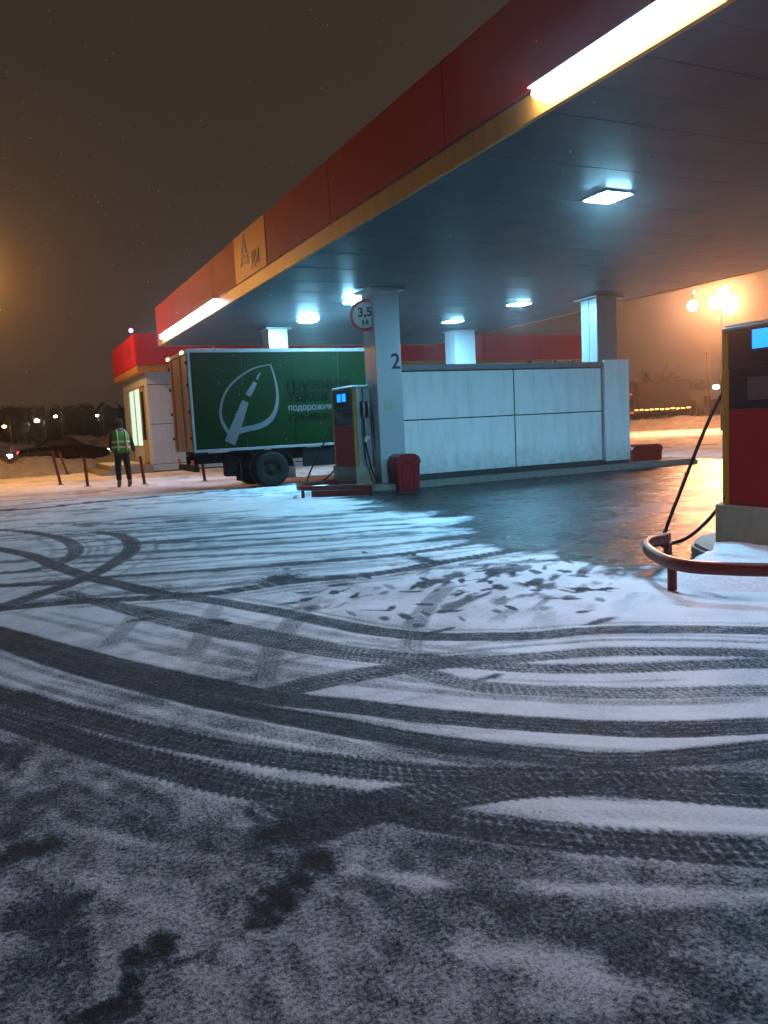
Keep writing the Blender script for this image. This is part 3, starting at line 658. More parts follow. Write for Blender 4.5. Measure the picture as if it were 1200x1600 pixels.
def hose(t, s, yy, W, D, H):
    if s > 0:
        m = MB(); m.tube(curve_pts([(.19, yy+.08, 1.46), (.10, yy+.12, 1.32), (-.10, yy+.12, 1.02), (-.36, yy+.10, .60), (-.58, yy+.08, .24), (-.62, yy+.12, .04), (-.45, yy+.20, .015), (-.22, yy+.20, .05), (-.04, yy+.13, .2), (.08, yy+.07, .36)]), .017, 8); m.build('hose', M['rubber'], t)
    else:
        m = MB(); m.tube(curve_pts([(.19, yy-.075, 1.42), (.18, yy-.10, 1.1), (.20, yy-.12, .75), (.30, yy-.16, .22), (.42, yy-.20, .04), (.50, yy-.22, .03), (.46, yy-.12, .20)]), .017, 8); m.build('hose', M['rubber'], t)
        m = MB(); m.tube(curve_pts([(.30, yy-.06, 1.70), (.37, yy-.10, 1.4), (.40, yy-.11, .95), (.43, yy-.12, .45), (.47, yy-.16, .16)]), .017, 8); m.build('hose', M['rubber'], t)
        m = MB(); m.tube([(.195, yy-.10, .97), (.196, yy-.11, .88)], .03, 10); m.build('hose_coupling', M['signw'], t)
dispenser((6.67, 15.42, .12), 'far fuel dispenser beside the column marked 2, red lower panel')
dispenser((5.97, 4.18, .10), 'near fuel dispenser cut off at the right edge of the photo', 1.92)

# ------------------------------------------------------------------ guard rails round the island ends
def guard(path, posts, z, label, plate=True):
    a = path[0]; t = thing('guard_rail', (a[0], a[1], 0), label, 'guard rail', 'red guard rails round the island ends')
    P = [Vector((x-a[0], y-a[1], 0)) for x, y in path]; C = curve_pts(P, 8)
    # flattened tube rail
    vs = []; fs = []; prof = [(-.028, -.02), (-.02, -.045), (.02, -.045), (.028, -.02), (.028, .02), (.02, .045), (-.02, .045), (-.028, .02)]; n = len(prof)
    for i, p in enumerate(C):
        tt = (C[min(i+1, len(C)-1)]-C[max(i-1, 0)]).normalized(); nn = Vector((-tt.y, tt.x, 0))
        for (u, v) in prof: vs.append((p.x+nn.x*u, p.y+nn.y*u, z+v))
    for i in range(len(C)-1):
        for k in range(n): fs.append((i*n+k, i*n+(k+1) % n, (i+1)*n+(k+1) % n, (i+1)*n+k))
    fs += [tuple(range(n))[::-1], tuple((len(C)-1)*n+k for k in range(n))]
    m = MB(); m.add(vs, fs, True); m.build('rail', M['dred'], t)
    for (x, y, hh) in posts:
        m = MB(); m.tube([(x-a[0], y-a[1], -.03), (x-a[0], y-a[1], hh)], .035, 10); m.build('post', M['dred'], t)
    return t, C
g2, C2 = guard([(5.36, 5.42), (5.25, 5.34), (5.02, 5.27), (4.84, 5.14), (4.66, 4.90), (4.47, 4.55), (4.43, 4.28), (4.53, 4.08), (4.72, 3.85), (5.3, 3.3), (6.4, 2.5)],
    [(4.47, 4.48, .17), (5.36, 5.42, .16), (5.5, 3.12, .16)], .215, 'near red guard rail curving round the island at the lower right')
g1, C1 = guard([(6.35, 15.75), (5.95, 15.85), (5.5, 15.6), (5.22, 15.0), (5.30, 14.6), (5.6, 14.3), (6.1, 14.05), (6.35, 14.0)],
    [(5.24, 14.8, .14), (6.33, 14.02, .16), (6.35, 15.75, .14)], .19, 'far red guard rail at the foot of the dispenser by the truck')
m = MB(); n = len(C1); pl = [c for c in C1 if True][int(n*.58):]
vs = [(c.x, c.y, .14) for c in pl]+[(c.x, c.y, .02) for c in pl]+[(c.x+.01, c.y+.012, .14) for c in pl]+[(c.x+.01, c.y+.012, .02) for c in pl]
k = len(pl); fs = [(i, i+1, k+i+1, k+i) for i in range(k-1)]+[(2*k+i, 2*k+i+1, 3*k+i+1, 3*k+i) for i in range(k-1)]+[(i, i+1, 2*k+i+1, 2*k+i) for i in range(k-1)]+[(0, 2*k, 3*k, k)]+[(k-1, 3*k-1, 4*k-1, 2*k-1)]
m.add(vs, fs); m.build('skirt_plate', M['dred'], g1)
# snow lying on the two islands' tips
def snow_patch(name, poly, z0, h, label=None):
    m = MB(); cx = sum(p[0] for p in poly)/len(poly); cy = sum(p[1] for p in poly)/len(poly); rings = 6; n = 40; P = catm(poly, n); vs = []; fs = []
    for i in range(rings+1):
        f = 1-i/rings
        for (x, y) in P:
            xx = cx+(x-cx)*f; yy = cy+(y-cy)*f; vs.append((xx, yy, z0 + h*(1-f**7) + (0 if i == 0 else random.uniform(-.006, .006))))
    for i in range(rings):
        for k in range(n): fs.append((i*n+k, i*n+(k+1) % n, (i+1)*n+(k+1) % n, (i+1)*n+k))
    m.add(vs, fs, True); o = m.build(name, M['snow']); tag(o, kind='stuff'); return o
def catm(poly, n):
    L = len(poly); out = []
    for k in range(n):
        u = k/n*L; i = int(u); t = u-i; a, b_, c, d = [Vector(poly[(i+j) % L]) for j in (-1, 0, 1, 2)]
        out.append(tuple(.5*((2*b_)+(-a+c)*t+(2*a-5*b_+4*c-d)*t*t+(-a+3*b_-3*c+d)*t**3)))
    return out
snow_patch('snow', [(4.65, 4.45), (4.9, 4.9), (5.4, 5.2), (6.3, 5.75), (7.2, 5.8), (7.2, 3.6), (6.2, 3.3), (5.3, 3.6)], .0, .135)
snow_patch('snow', [(5.4, 14.9), (5.5, 15.4), (6.0, 15.6), (6.6, 15.4), (6.55, 14.75), (6.0, 14.4)], .0, .14)

# ------------------------------------------------------------------ red plastic bins
def bin_(loc, w_, d, h, label, rz=0):
    t = thing('sand_bin', loc, label, 'bin', 'red bins at the foot of the screen wall', rz)
    m = MB(); m.prism([(-w_/2+.03, .0), (w_/2-.03, 0), (w_/2, h*.72), (-w_/2, h*.72)], 0, d, 'xz'); m.build('tub', M['bin'], t)
    pr = [(-w_/2-.015, h*.725), (w_/2+.015, h*.725), (w_/2+.015, h*.80), (w_/2-.03, h*.93), (w_/2-.12, h), (-w_/2+.12, h), (-w_/2+.03, h*.93), (-w_/2-.015, h*.80)]
    m = MB(); m.prism(pr, -.015, d+.01, 'xz'); m.build('lid', M['bin'], t)
    for x in (-w_/4, w_/4):
        m = MB(); m.box(x-.02, x+.02, -.018, -.001, .05, h*.70); m.build('rib', M['bin'], t)
    m = MB(); m.box(-.05, .05, -.045, -.016, h*.74, h*.78, .008); m.build('handle', M['bin'], t)
bin_((7.47, 14.60, .0), .52, .40, .72, 'red bin with a rounded lid against the foot of the column marked 2', 0)
bin_((14.55, 15.35, .0), .95, .5, .52, 'low dark red bin beyond the right end of the white wall')

# ------------------------------------------------------------------ box truck
TX0, TX1, TY0, TY1, TZ0, TZ1 = 3.98, 8.88, 18.43, 20.50, .90, 3.24
tk = thing('box_truck', (6.4, 19.46, 0), 'green box truck with a pale leaf emblem parked behind the screen wall', 'truck')
def tb(m, x0, x1, y0, y1, z0, z1, b=0): return m.box(x0-6.4, x1-6.4, y0-19.46, y1-19.46, z0, z1, b)
m = MB(); tb(m, TX0+.03, TX1-.03, TY0+.012, TY1-.012, TZ0+.02, TZ1-.03); m.build('cargo_box', M['talu'], tk)
for k in range(4):
    a = TX0+.06+k*(TX1-TX0-.12)/4; b_ = a+(TX1-TX0-.12)/4-.006
    for yy in (TY0, TY1-.01):
        m = MB(); tb(m, a, b_, yy, yy+.01, TZ0+.07, TZ1-.09, .002); m.build('side_panel', M['tgreen'], tk)
m = MB()
for yy in (TY0-.012, TY1-.018):
    tb(m, TX0, TX1, yy, yy+.03, TZ1-.085, TZ1, .006); tb(m, TX0, TX1, yy, yy+.03, TZ0, TZ0+.065, .006)
    tb(m, TX0-.004, TX0+.055, yy, yy+.03, TZ0+.066, TZ1-.086, .006); tb(m, TX1-.055, TX1, yy, yy+.03, TZ0+.066, TZ1-.086, .006)
m.build('edge_profile', M['talu'], tk)
for (a, b_) in ((TY0+.04, 19.45), (19.475, TY1-.04)):
    m = MB(); tb(m, TX0-.02, TX0+.025, a, b_, TZ0+.05, TZ1-.12, .01); d = m.build('rear_door', M['tdoor'], tk)
    for zz in (1.2, 1.8, 2.4, 2.9):
        m = MB(); yy = TY0+.03 if a < 19 else TY1-.03; tb(m, TX0-.05, TX0-.021, yy-.04, yy+.05, zz, zz+.07); m.build('hinge', M['chassis'], d)
    for yy in ((a+b_)/2+.12,):
        m = MB(); m.tube([(TX0-.04-6.4, yy-19.46, TZ0+.08), (TX0-.04-6.4, yy-19.46, TZ1-.15)], .014, 8); m.build('lock_rod', M['steel'], d)
m = MB(); tb(m, TX0-.06, TX0+.03, TY0-.02, TY1+.02, TZ1-.115, TZ1-.03, .01); hd = m.build('rear_header', M['talu'], tk)
for yy in (TY0+.12, TY1-.30):
    m = MB(); tb(m, TX0-.09, TX0-.061, yy, yy+.20, TZ1-.10, TZ1-.035, .006); m.build('marker_lamp', M['amber'], hd)
m = MB(); tb(m, TX0+.2, 10.6, 18.95, 19.1, .62, .84); tb(m, TX0+.2, 10.6, 19.85, 20.0, .62, .84)
for x in (4.2, 5.3, 6.6, 7.8, 8.9): tb(m, x, x+.12, TY0+.1, TY1-.1, .80, .898)
m.build('chassis_frame', M['chassis'], tk)
m = MB(); tb(m, 6.6, 8.6, TY0+.06, TY0+.1, .42, .86, .01); m.build('side_guard', M['chassis'], tk)
m = MB(); tb(m, TX0+.02, TX0+.12, TY0+.1, TY1-.1, .46, .60, .01); tb(m, TX0+.12, TX0+.2, 19.0, 19.06, .5, .8); tb(m, TX0+.12, TX0+.2, 19.88, 19.94, .5, .8); bu = m.build('rear_bumper', M['chassis'], tk)
for yy in (TY0+.12, TY1-.42):
    m = MB(); tb(m, TX0-.0, TX0+.019, yy, yy+.3, .62, .73, .006); m.build('tail_lamp', M['signr'], bu)
m = MB(); tb(m, 4.75, 5.15, TY0+.2, TY0+.55, .30, .80, .03); m.build('spare_carrier', M['chassis'], tk)
def wheel(cx, cy, r, w_, dual=False):
    m = MB(); c = (cx-6.4, cy-19.46, r-.01)
    m.lathe(c, [(r*.58, 0), (r*.80, -.012), (r*.95, .0), (r, .03), (r, w_-.03), (r*.95, w_), (r*.80, w_+.012), (r*.58, w_)], 'y', 28); ty = m.build('tyre', M['rubber'], tk)
    m = MB(); m.lathe(c, [(.01, .05), (r*.2, .045), (r*.24, .07), (r*.42, .09), (r*.52, .03), (r*.60, .0), (r*.60, w_)], 'y', 28); m.build('rim', M['rim'], ty)
for (cx, cy) in ((5.80, TY0+.02), (5.80, TY0+.30), (5.80, 19.98), (5.80, 20.24), (9.55, TY0+.08), (9.55, 20.2)): wheel(cx, cy, .43, .235)
m = MB(); m.prism([(5.80-.56-6.4+.56-.56*math.cos(math.pi*k/10)*1.0, .45+.50*math.sin(math.pi*k/10)) for k in range(11)]+[(5.8-6.4+.53-.53+.53*math.cos(math.pi*k/10), .45+.46*math.sin(math.pi*k/10)) for k in range(11)], TY0+.0-19.46+.02, TY0+.58-19.46, 'xz'); m.build('mudguard', M['chassis'], tk)
m = MB(); tb(m, 5.05, 5.08, TY0+.1, TY0+.5, .18, .6); m.build('mud_flap', M['rubber'], tk)
# cab (hidden by the screen wall from the yard)
m = MB(); m.prism([(9.0-6.4, .55), (9.0-6.4, 2.25), (10.2-6.4, 2.25), (10.75-6.4, 1.45), (10.95-6.4, 1.3), (10.98-6.4, .5)], 18.5-19.46, 20.4-19.46, 'xz'); cb = m.build('cab', M['carp2'], tk)
m = MB(); m.prism([(9.5-6.4, 1.4), (9.5-6.4, 2.1), (10.15-6.4, 2.1), (10.6-6.4, 1.45)], 18.49-19.46, 18.499-19.46, 'xz'); m.build('window', M['glass'], cb)
# leaf emblem
def ribbon(m, pts, ws, y):
    P = [Vector(p) for p in curve_pts([(a, 0, b) for a, b in pts], 4)]; n = len(P); vs = []; fs = []
    for i, p in enumerate(P):
        t = (P[min(i+1, n-1)]-P[max(i-1, 0)]).normalized(); nn = Vector((-t.z, 0, t.x)); u = i/(n-1)*(len(ws)-1); k = min(int(u), len(ws)-2); w_ = ws[k]+(ws[k+1]-ws[k])*(u-k)
        for s in (-1, 1):
            q = p+nn*s*w_/2; vs += [(q.x-6.4, y-19.46, q.z), (q.x-6.4, y+.003-19.46, q.z)]
    for i in range(n-1):
        a = i*4; b_ = a+4; fs += [(a, a+2, b_+2, b_), (a+1, b_+1, b_+3, a+3), (a, b_, b_+1, a+1), (a+2, a+3, b_+3, b_+2)]
    fs += [(0, 1, 3, 2), (n*4-4, n*4-2, n*4-1, n*4-3)]
    m.add(vs, fs)
YL = TY0-.0035
lf = None
m = MB(); ribbon(m, [(5.93,2.87),(5.56,2.80),(5.24,2.65),(4.96,2.44),(4.76,2.18),(4.655,1.86),(4.66,1.64),(4.75,1.42),(4.90,1.18)], [.02,.03,.04,.045,.05,.06,.065,.08,.09], YL)
ribbon(m, [(5.91,2.87),(5.98,2.63),(6.03,2.34),(6.03,2.04),(5.94,1.74),(5.76,1.54),(5.50,1.43),(5.23,1.39),(4.98,1.33)], [.03,.04,.055,.07,.10,.13,.13,.12,.13], YL-.004)
m.build('leaf_outline', M['tlogo'], tk)
m = MB(); ribbon(m, [(4.82,1.08),(4.99,1.45),(5.14,1.78),(5.25,2.03)], [.26,.24,.20,.17], YL-.008); ribbon(m, [(5.32,2.16),(5.42,2.31),(5.52,2.46)], [.14,.12,.09], YL-.008); ribbon(m, [(5.56,2.53),(5.60,2.60),(5.66,2.68)], [.05,.04,.025], YL-.008)
m.build('leaf_road', M['tlogo'], tk)
def tl(s, x, z, size, wid, mt, bold):
    o = text_mesh('lettering', s, size, mt, (x-6.4, YL-.002-19.46, z), (math.pi/2, 0, 0), tk, .002, bold=bold)
    o.scale.x = wid/o.dimensions.x
bpy.context.view_layer.update()
tl('грузовое', 6.26, 2.27, .38, 1.62, M['tdark'], .005)
tl('такси', 6.29, 1.99, .38, 1.03, M['tdark'], .005)
tl('подорожник', 6.28, 1.775, .21, 1.22, M['tlogo'], .004)
tl('724-49-91', 6.26, 1.53, .22, 1.10, M['tdark'], .004)

# ------------------------------------------------------------------ shop building
SX0, SX1, SY0, SY1 = 5.03, 24.6, 30.4, 36.6
st = thing('station_shop', (14.8, 33.5, 0), 'low shop building with a dark red fascia beyond the truck', 'building')
def sb(m, x0, x1, y0, y1, z0, z1, b=0): return m.box(x0-14.8, x1-14.8, y0-33.5, y1-33.5, z0, z1, b)
m = MB(); sb(m, SX0+.04, SX1-.04, SY0+.04, SY1-.04, 0, 3.86); m.build('wall_core', M['joint'], st)
zz = [(.05, .28), (.30, 1.74), (1.765, 3.18), (3.205, 3.84)]
x = SX0
while x < SX1-.1:
    for (a, b_) in zz:
        m = MB(); sb(m, x+.003, min(x+2.8, SX1)-.012, SY0, SY0+.038, a, b_, .006); m.build('wall_panel', M['swall'], st)
    x += 2.8
# left wall: big lit window, then a door beside the corner
def lw(name, y0, y1, z0, z1, mt, dx=0.0, par=None, b=.006):
    m = MB(); sb(m, SX0-dx, SX0+.038, y0, y1, z0, z1, b); return m.build(name, mt, par or st)
lw('wall_panel', 30.42, 31.0, .05, 3.84, M['swall']); lw('wall_panel', 31.02, 36.55, 3.22, 3.84, M['swall']); lw('wall_panel', 32.02, 36.55, .05, .92, M['swall']); lw('wall_panel', 34.75, 36.55, .94, 3.2, M['swall'])
dr = lw('door', 31.05, 31.98, .33, 3.15, M['door'], .02)
m = MB(); sb(m, SX0-.06, SX0-.021, 31.85, 31.90, 1.2, 1.7, .01); m.build('handle', M['steel'], dr)
m = MB(); sb(m, SX0-.024, SX0-.0205, 31.2, 31.8, 1.2, 3.0); m.build('pane', M['glass'], dr)
for (a, b_) in ((32.05, 33.35), (33.43, 34.72)):
    m = MB(); sb(m, SX0-.03, SX0+.02, a, b_, .95, .98); sb(m, SX0-.03, SX0+.02, a, b_, 3.15, 3.19); sb(m, SX0-.03, SX0+.02, a, a+.06, .981, 3.149); sb(m, SX0-.03, SX0+.02, b_-.06, b_, .981, 3.149); wf = m.build('window', M['wframe'], st)
    m = MB(); sb(m, SX0-.004, SX0+.004, a+.06, b_-.06, .981, 3.149); m.build('pane', M['window'], wf)
# fascia
FX0, FZ0, FZ1 = 4.70, 3.88, 4.97
x = FX0
while x < 25.0:
    m = MB(); sb(m, x+.01, min(x+2.92, 25.1)-.005, SY0-.32, SY0-.27, FZ0, FZ1, .005); m.build('fascia_panel', M['red2'], st); x += 2.92
y = SY0-.32
for k in range(2):
    m = MB(); sb(m, FX0-.04, FX0+.008, y+.01+k*3.1, y+k*3.1+3.09, FZ0, FZ1, .005); p = m.build('fascia_panel', M['red2'], st)
    if k == 0:
        m = MB(); cx = FX0-.044-14.8
        for (a, b_, c, d) in ((1.35, 4.2, 1.05, 4.72), (.75, 4.2, 1.05, 4.72)):
            q = [(a-.04, b_), (a+.04, b_), (c+.04, d), (c-.04, d)]; m.prism([(SY0-33.5+u, v) for u, v in q], cx-.004, cx, 'yz')
        m.build('emblem', M['blue'], p)
m = MB(); sb(m, FX0, 25.05, SY0-.29, SY0+.0, FZ0-.24, FZ0-.005); sb(m, FX0, SX0, SY0+.001, SY1, FZ0-.24, FZ0-.005); m.build('yellow_trim', M['yellow'], st)
m = MB(); sb(m, FX0+.02, 25.0, SY0-.26, SY1, FZ1-.06, FZ1-.02); m.build('roof', M['trim'], st)
# steps at the door
m = MB(); sb(m, 3.55, SX0-.01, 30.2, 35.2, 0, .30, .01); sb(m, 3.15, 3.549, 30.0, 35.4, 0, .15, .01); m.build('steps', M['concrete'], st)
m = MB(); sb(m, 3.6, 4.9, 31.6, 35.0, .302, .335, .012); m.build('snow_on_steps', M['snow'], st)
# roof lamp (violet-white)
t = thing('roof_lamp', (4.62, SY0-.1, FZ1), 'tiny violet lamp on the front left corner of the shop roof', 'lamp')
m = MB(); m.tube([(0, 0, -.02), (0, 0, .08)], .02, 6); m.build('bracket', M['steel'], t)
m = MB(); m.sphere((0, 0, .14), .075, 8); m.build('bulb', M['violet'], t)

# ------------------------------------------------------------------ bollards
def bollard(x, y, h, lx, ly, label, mt='dred'):
    t = thing('bollard', (x, y, 0), label, 'bollard', 'dark red bollards in front of the shop')
    m = MB(); m.tube([(0, 0, 0), (lx*.5, ly*.5, h*.5), (lx, ly, h)], .045, 10); m.build('post', M[mt], t)
    m = MB(); m.cyl((0, 0, -.01), .10, .03, 'z', 14); m.build('base_plate', M['steel'], t)
    m = MB(); d = Vector((lx, ly, h)); m.tube([d, d*1.03], [.052, .035], 10); m.build('cap', M[mt], t)
bollard(1.57, 26.1, 1.02, -.16, 0, 'leaning dark red bollard, leftmost of the row before the shop')
bollard(2.17, 24.3, .80, -.03, 0, 'upright dark red bollard just left of the walking person')
bollard(3.57, 23.2, .78, -.06, .0, 'dark red bollard just right of the walking person')
bollard(5.11, 22.56, .5, -.03, 0, 'short bollard seen under the rear overhang of the green truck')
bollard(2.3, 33.6, .85, -.22, 0, 'short orange lit post leaning behind the leftmost bollard')

# ------------------------------------------------------------------ person in a hi-vis vest
def skin(name, verts, edges, m, parent, sub=1, root=0):
    me = bpy.data.meshes.new(name); me.from_pydata([v[:3] for v in verts], edges, []); me.materials.append(m)
    o = bpy.data.objects.new(name, me); link(o, parent)
    s = o.modifiers.new('skin', 'SKIN'); s.use_smooth_shade = True
    for i, v in enumerate(verts):
        r = v[3]; me.skin_vertices[0].data[i].radius = (r, r)
    me.skin_vertices[0].data[root].use_root = True
    ss = o.modifiers.new('sub', 'SUBSURF'); ss.levels = sub; ss.render_levels = sub
    return o
pr = thing('person', (2.92, 22.4, 0), 'person in a green hi-vis vest and dark trousers walking away', 'person', rz=math.radians(4))
# x: left(-)/right(+), y: away from the camera
V = [(0,0,.98,.13),(0,.01,1.15,.125),(0,.02,1.32,.14),(0,.02,1.46,.10),(0,.02,1.54,.055),(0,.03,1.62,.075),(0,.035,1.72,.085),
 (-.09,0,.93,.095),(-.11,.05,.52,.062),(-.12,.0,.10,.042),(-.125,.10,.045,.035),(-.13,.18,.03,.028),
 (.09,0,.93,.095),(.115,-.04,.52,.062),(.125,-.14,.12,.042),(.13,-.06,.05,.035),(.135,.04,.03,.028),
 (-.19,.02,1.45,.055),(-.25,.05,1.18,.042),(-.22,.20,1.00,.032),(-.20,.28,.95,.026),
 (.19,.02,1.45,.055),(.27,-.01,1.17,.042),(.33,.06,.93,.032),(.345,.085,.87,.026)]
E = [(0,1),(1,2),(2,3),(3,4),(4,5),(5,6),(0,7),(7,8),(8,9),(9,10),(10,11),(0,12),(12,13),(13,14),(14,15),(15,16),(3,17),(17,18),(18,19),(19,20),(3,21),(21,22),(22,23),(23,24)]
body = skin('body', V, E, M['skin'], pr)
for s, (px_, py_, pz_), ax in ((-1, (-.20,.28,.95), Vector((.05,.6,-.6))), (1, (.345,.085,.87), Vector((.12,.25,-.95)))):
    d = ax.normalized(); side = Vector((0, 1, 0)) if s > 0 else Vector((1, 0, .3)); side = (side-d*side.dot(d)).normalized(); base = Vector((px_, py_, pz_)); nrm = d.cross(side)
    vv = [(*base, .026), (*(base+d*.05), .034)]; ee = [(0, 1)]
    for j, (o_, L) in enumerate(((-.030, .068), (-.010, .078), (.010, .073), (.029, .058))):
        a = base+d*.085+side*o_; n0 = len(vv); vv += [(*a, .0095), (*(a+d*L*.5+nrm*.008), .0085), (*(a+d*L*.9+nrm*.024), .007)]; ee += [(1, n0), (n0, n0+1), (n0+1, n0+2)]
    a = base+d*.03-side*.035; n0 = len(vv); vv += [(*a, .011), (*(a+d*.035-side*.02), .0095), (*(a+d*.06-side*.022), .008)]; ee += [(0, n0), (n0, n0+1), (n0+1, n0+2)]
    skin('hand', vv, ee, M['skin'], pr)
J = [(0,0,1.02,.155),(0,.01,1.18,.15),(0,.02,1.34,.165),(0,.02,1.47,.12),(-.20,.02,1.45,.072),(-.26,.05,1.17,.058),(-.225,.19,1.01,.048),(.20,.02,1.45,.072),(.285,-.01,1.16,.060),(.335,.055,.94,.050)]
skin('jacket', J, [(0,1),(1,2),(2,3),(3,4),(4,5),(5,6),(3,7),(7,8),(8,9)], M['cloth'], pr)
skin('trousers', [(0,0,.99,.15),(-.095,0,.90,.115),(-.115,.05,.52,.085),(-.12,.0,.16,.075),(.095,0,.90,.115),(.12,-.04,.52,.085),(.125,-.13,.18,.075)], [(0,1),(1,2),(2,3),(0,4),(4,5),(5,6)], M['cloth'], pr)
for (x, y, hx) in ((-.12, .0, 0), (.125, -.13, 0)):
    skin('boot', [(x, y, .24, .062), (x, y, .10, .060), (x, y+.10, .055, .050), (x, y+.19, .045, .038)], [(0,1),(1,2),(2,3)], M['boot'], pr)
# vest: lofted rings
def vest_ring(z, a, b_, dy=.01, n=20): return [(a*math.copysign(abs(math.cos(2*math.pi*k/n))**.8, math.cos(2*math.pi*k/n)), dy+b_*math.copysign(abs(math.sin(2*math.pi*k/n))**.8, math.sin(2*math.pi*k/n)), z) for k in range(n)]
rings = [vest_ring(.93, .235, .178), vest_ring(.96, .238, .18), vest_ring(1.10, .225, .172), vest_ring(1.25, .232, .178, .015), vest_ring(1.38, .235, .17, .02), vest_ring(1.47, .21, .135, .02), vest_ring(1.52, .14, .10, .02)]
m = MB(); vs = [p for r in rings for p in r]; n = 20; m.add(vs, [(i*n+k, i*n+(k+1) % n, (i+1)*n+(k+1) % n, (i+1)*n+k) for i in range(len(rings)-1) for k in range(n)], True)
ve = m.build('vest', M['vest'], pr)
for z in (1.06, 1.20):
    m = MB(); a = vest_ring(z, .238, .185); b_ = vest_ring(z+.05, .238, .185); m.add(a+b_, [(k, (k+1) % n, n+(k+1) % n, n+k) for k in range(n)], True); m.build('reflective_stripe', M['stripe'], ve)
for sx in (-1, 1):
    m = MB(); m.tube([(sx*.11, -.185, 1.0), (sx*.11, -.185, 1.3), (sx*.11, -.15, 1.44), (sx*.10, -.07, 1.53)], .018, 6); m.build('reflective_stripe', M['stripe'], ve)
m = MB(); m.lathe((0, .02, 0), [(.12, 1.49), (.115, 1.54), (.085, 1.585), (.06, 1.58)], 'z', 18); m.build('collar', M['hood'], pr)
m = MB(); m.lathe((0, .035, 0), [(.088, 1.60), (.104, 1.66), (.108, 1.73), (.094, 1.80), (.055, 1.835), (.001, 1.84)], 'z', 20); m.build('knit_cap', M['hair'], pr)
m = MB(); m.sphere((0, .125, 1.655), .018, 6, 1.5); m.build('nose', M['skin'], pr)
for s in (-1, 1):
    m = MB(); m.sphere((s*.083, .04, 1.66), .022, 6, 1.4); m.build('ear', M['skin'], pr)

# ------------------------------------------------------------------ snow banks
def bank(pts, w_, h, label=None, name='snow_bank', seed=1):
    C = curve_pts([(x, y, 0) for x, y in pts], 30); vs = []; fs = []; n = 18; r = random.Random(seed)
    P = np.array([[c.x, c.y] for c in C]); L = len(C)
    for i, c in enumerate(C):
        t = (C[min(i+1, L-1)]-C[max(i-1, 0)]).normalized(); nn = Vector((-t.y, t.x, 0)); hh = h*(.75+.5*float(fbm(np.array([i*.13]), np.array([seed*1.0]), 3, seed)[0]))
        for k in range(n):
            u = k/(n-1)*2-1; x = c.x+nn.x*u*w_/2; y = c.y+nn.y*u*w_/2
            z = hh*(math.cos(u*math.pi/2)**.9 if abs(u) < 1 else 0) * (.72+.56*float(fbm(np.array([x*1.3]), np.array([y*1.3]), 4, seed+3)[0])) - .06
            vs.append((x, y, z))
    for i in range(L-1):
        for k in range(n-1): fs.append((i*n+k, (i+1)*n+k, (i+1)*n+k+1, i*n+k+1))
    m = MB(); m.add(vs, fs, False); o = m.build(name, M['bank']); tag(o, kind='structure'); return o
M['bank'] = mat('dirty_snow_bank', (.26,.26,.26), .8, var=.5, scale=2.2, bump=1, bscale=6, grime=.75, dirt=(.06,.05,.04))
bank([(-16, 35.5), (-8, 35), (-2, 35.2), (1.5, 35.6), (4.3, 37.2)], 3.6, .66, seed=4)
bank([(-30, 60), (-10, 58), (4, 58), (16, 62)], 6, 1.4, seed=9)
bank([(30, 62), (40, 46), (50, 34), (60, 22)], 5, .75, seed=6)
bank([(25, 75), (48, 62), (62, 45), (80, 30)], 6, .8, seed=16)
# road behind the left bank
m = MB(); m.add([(-90, 39.5, .012), (-90, 51, .012), (60, 55, .012), (60, 43.5, .012)], [(0, 3, 2, 1)])
M['road'] = mat('slushy_road', (.09,.08,.075), .45, var=.5, scale=.6, grime=.3, dirt=(.3,.3,.3)); o = m.build('road', M['road']); tag(o, kind='structure')

# ------------------------------------------------------------------ cars on the road
def car(loc, rz, label, pm, sign=1):
    t = thing('passing_car', loc, label, 'car', 'cars passing on the road behind the snow bank', rz)
    prof = [(-2.15, .32), (-2.18, .75), (-2.05, .95), (-1.45, 1.02), (-.75, 1.42), (.35, 1.45), (1.05, 1.02), (1.85, .88), (2.13, .70), (2.18, .35), (1.75, .25), (-1.7, .25)]
    vs = []; fs = []; n = len(prof)
    for y, s in ((-.86, .93), (-.78, 1.0), (.78, 1.0), (.86, .93)):
        for (x, z) in prof: vs.append((x*(.985 if s < 1 else 1), y if z < 1.0 else y*.80, z if s == 1 else .3+(z-.3)*.97))
    for i in range(3):
        for k in range(n): fs.append((i*n+k, i*n+(k+1) % n, (i+1)*n+(k+1) % n, (i+1)*n+k))
    fs += [tuple(range(n)), tuple(range(4*n-1, 3*n-1, -1))]
    m = MB(); m.add(vs, fs); m.build('car_body', pm, t)
    for y in (-.875, .875):
        m = MB(); q = [(-1.25, 1.03), (-.72, 1.34), (.30, 1.37), (.85, 1.03)]; s = y/abs(y)
        a = [(x, s*(.868 if z < 1.1 else .712), z) for x, z in q]; b_ = [(x, yy-s*.03, z) for x, yy, z in a]
        m.add(a+b_, [(0,1,2,3),(7,6,5,4),(0,4,5,1),(1,5,6,2),(2,6,7,3),(3,7,4,0)]); m.build('side_window', M['glass2'], t)
    for x in (-1.35, 1.35):
        for y in (-.80, .62):
            m = MB(); m.lathe((x, y, .32), [(.18, 0), (.30, -.01), (.32, .03), (.32, .17), (.30, .19), (.18, .18)], 'y', 20); ty = m.build('tyre', M['rubber'], t)
            m = MB(); m.lathe((x, y, .32), [(.01, .04), (.12, .03), (.19, 0), (.19, .18)], 'y', 20); m.build('rim', M['rim'], ty)
    for y in (-.62, .62):
        m = MB(); m.sphere((2.12, y, .68), .14, 8, .6); m.build('headlight', M['headl'], t)
        m = MB(); m.box(-2.2, -2.12, y-.16, y+.16, .72, .86, .02); m.build('tail_light', M['redlamp'], t)
car((3.0, 44.0, .02), math.radians(-4), 'dark car with its headlights on passing behind the left snow bank', M['carp'])
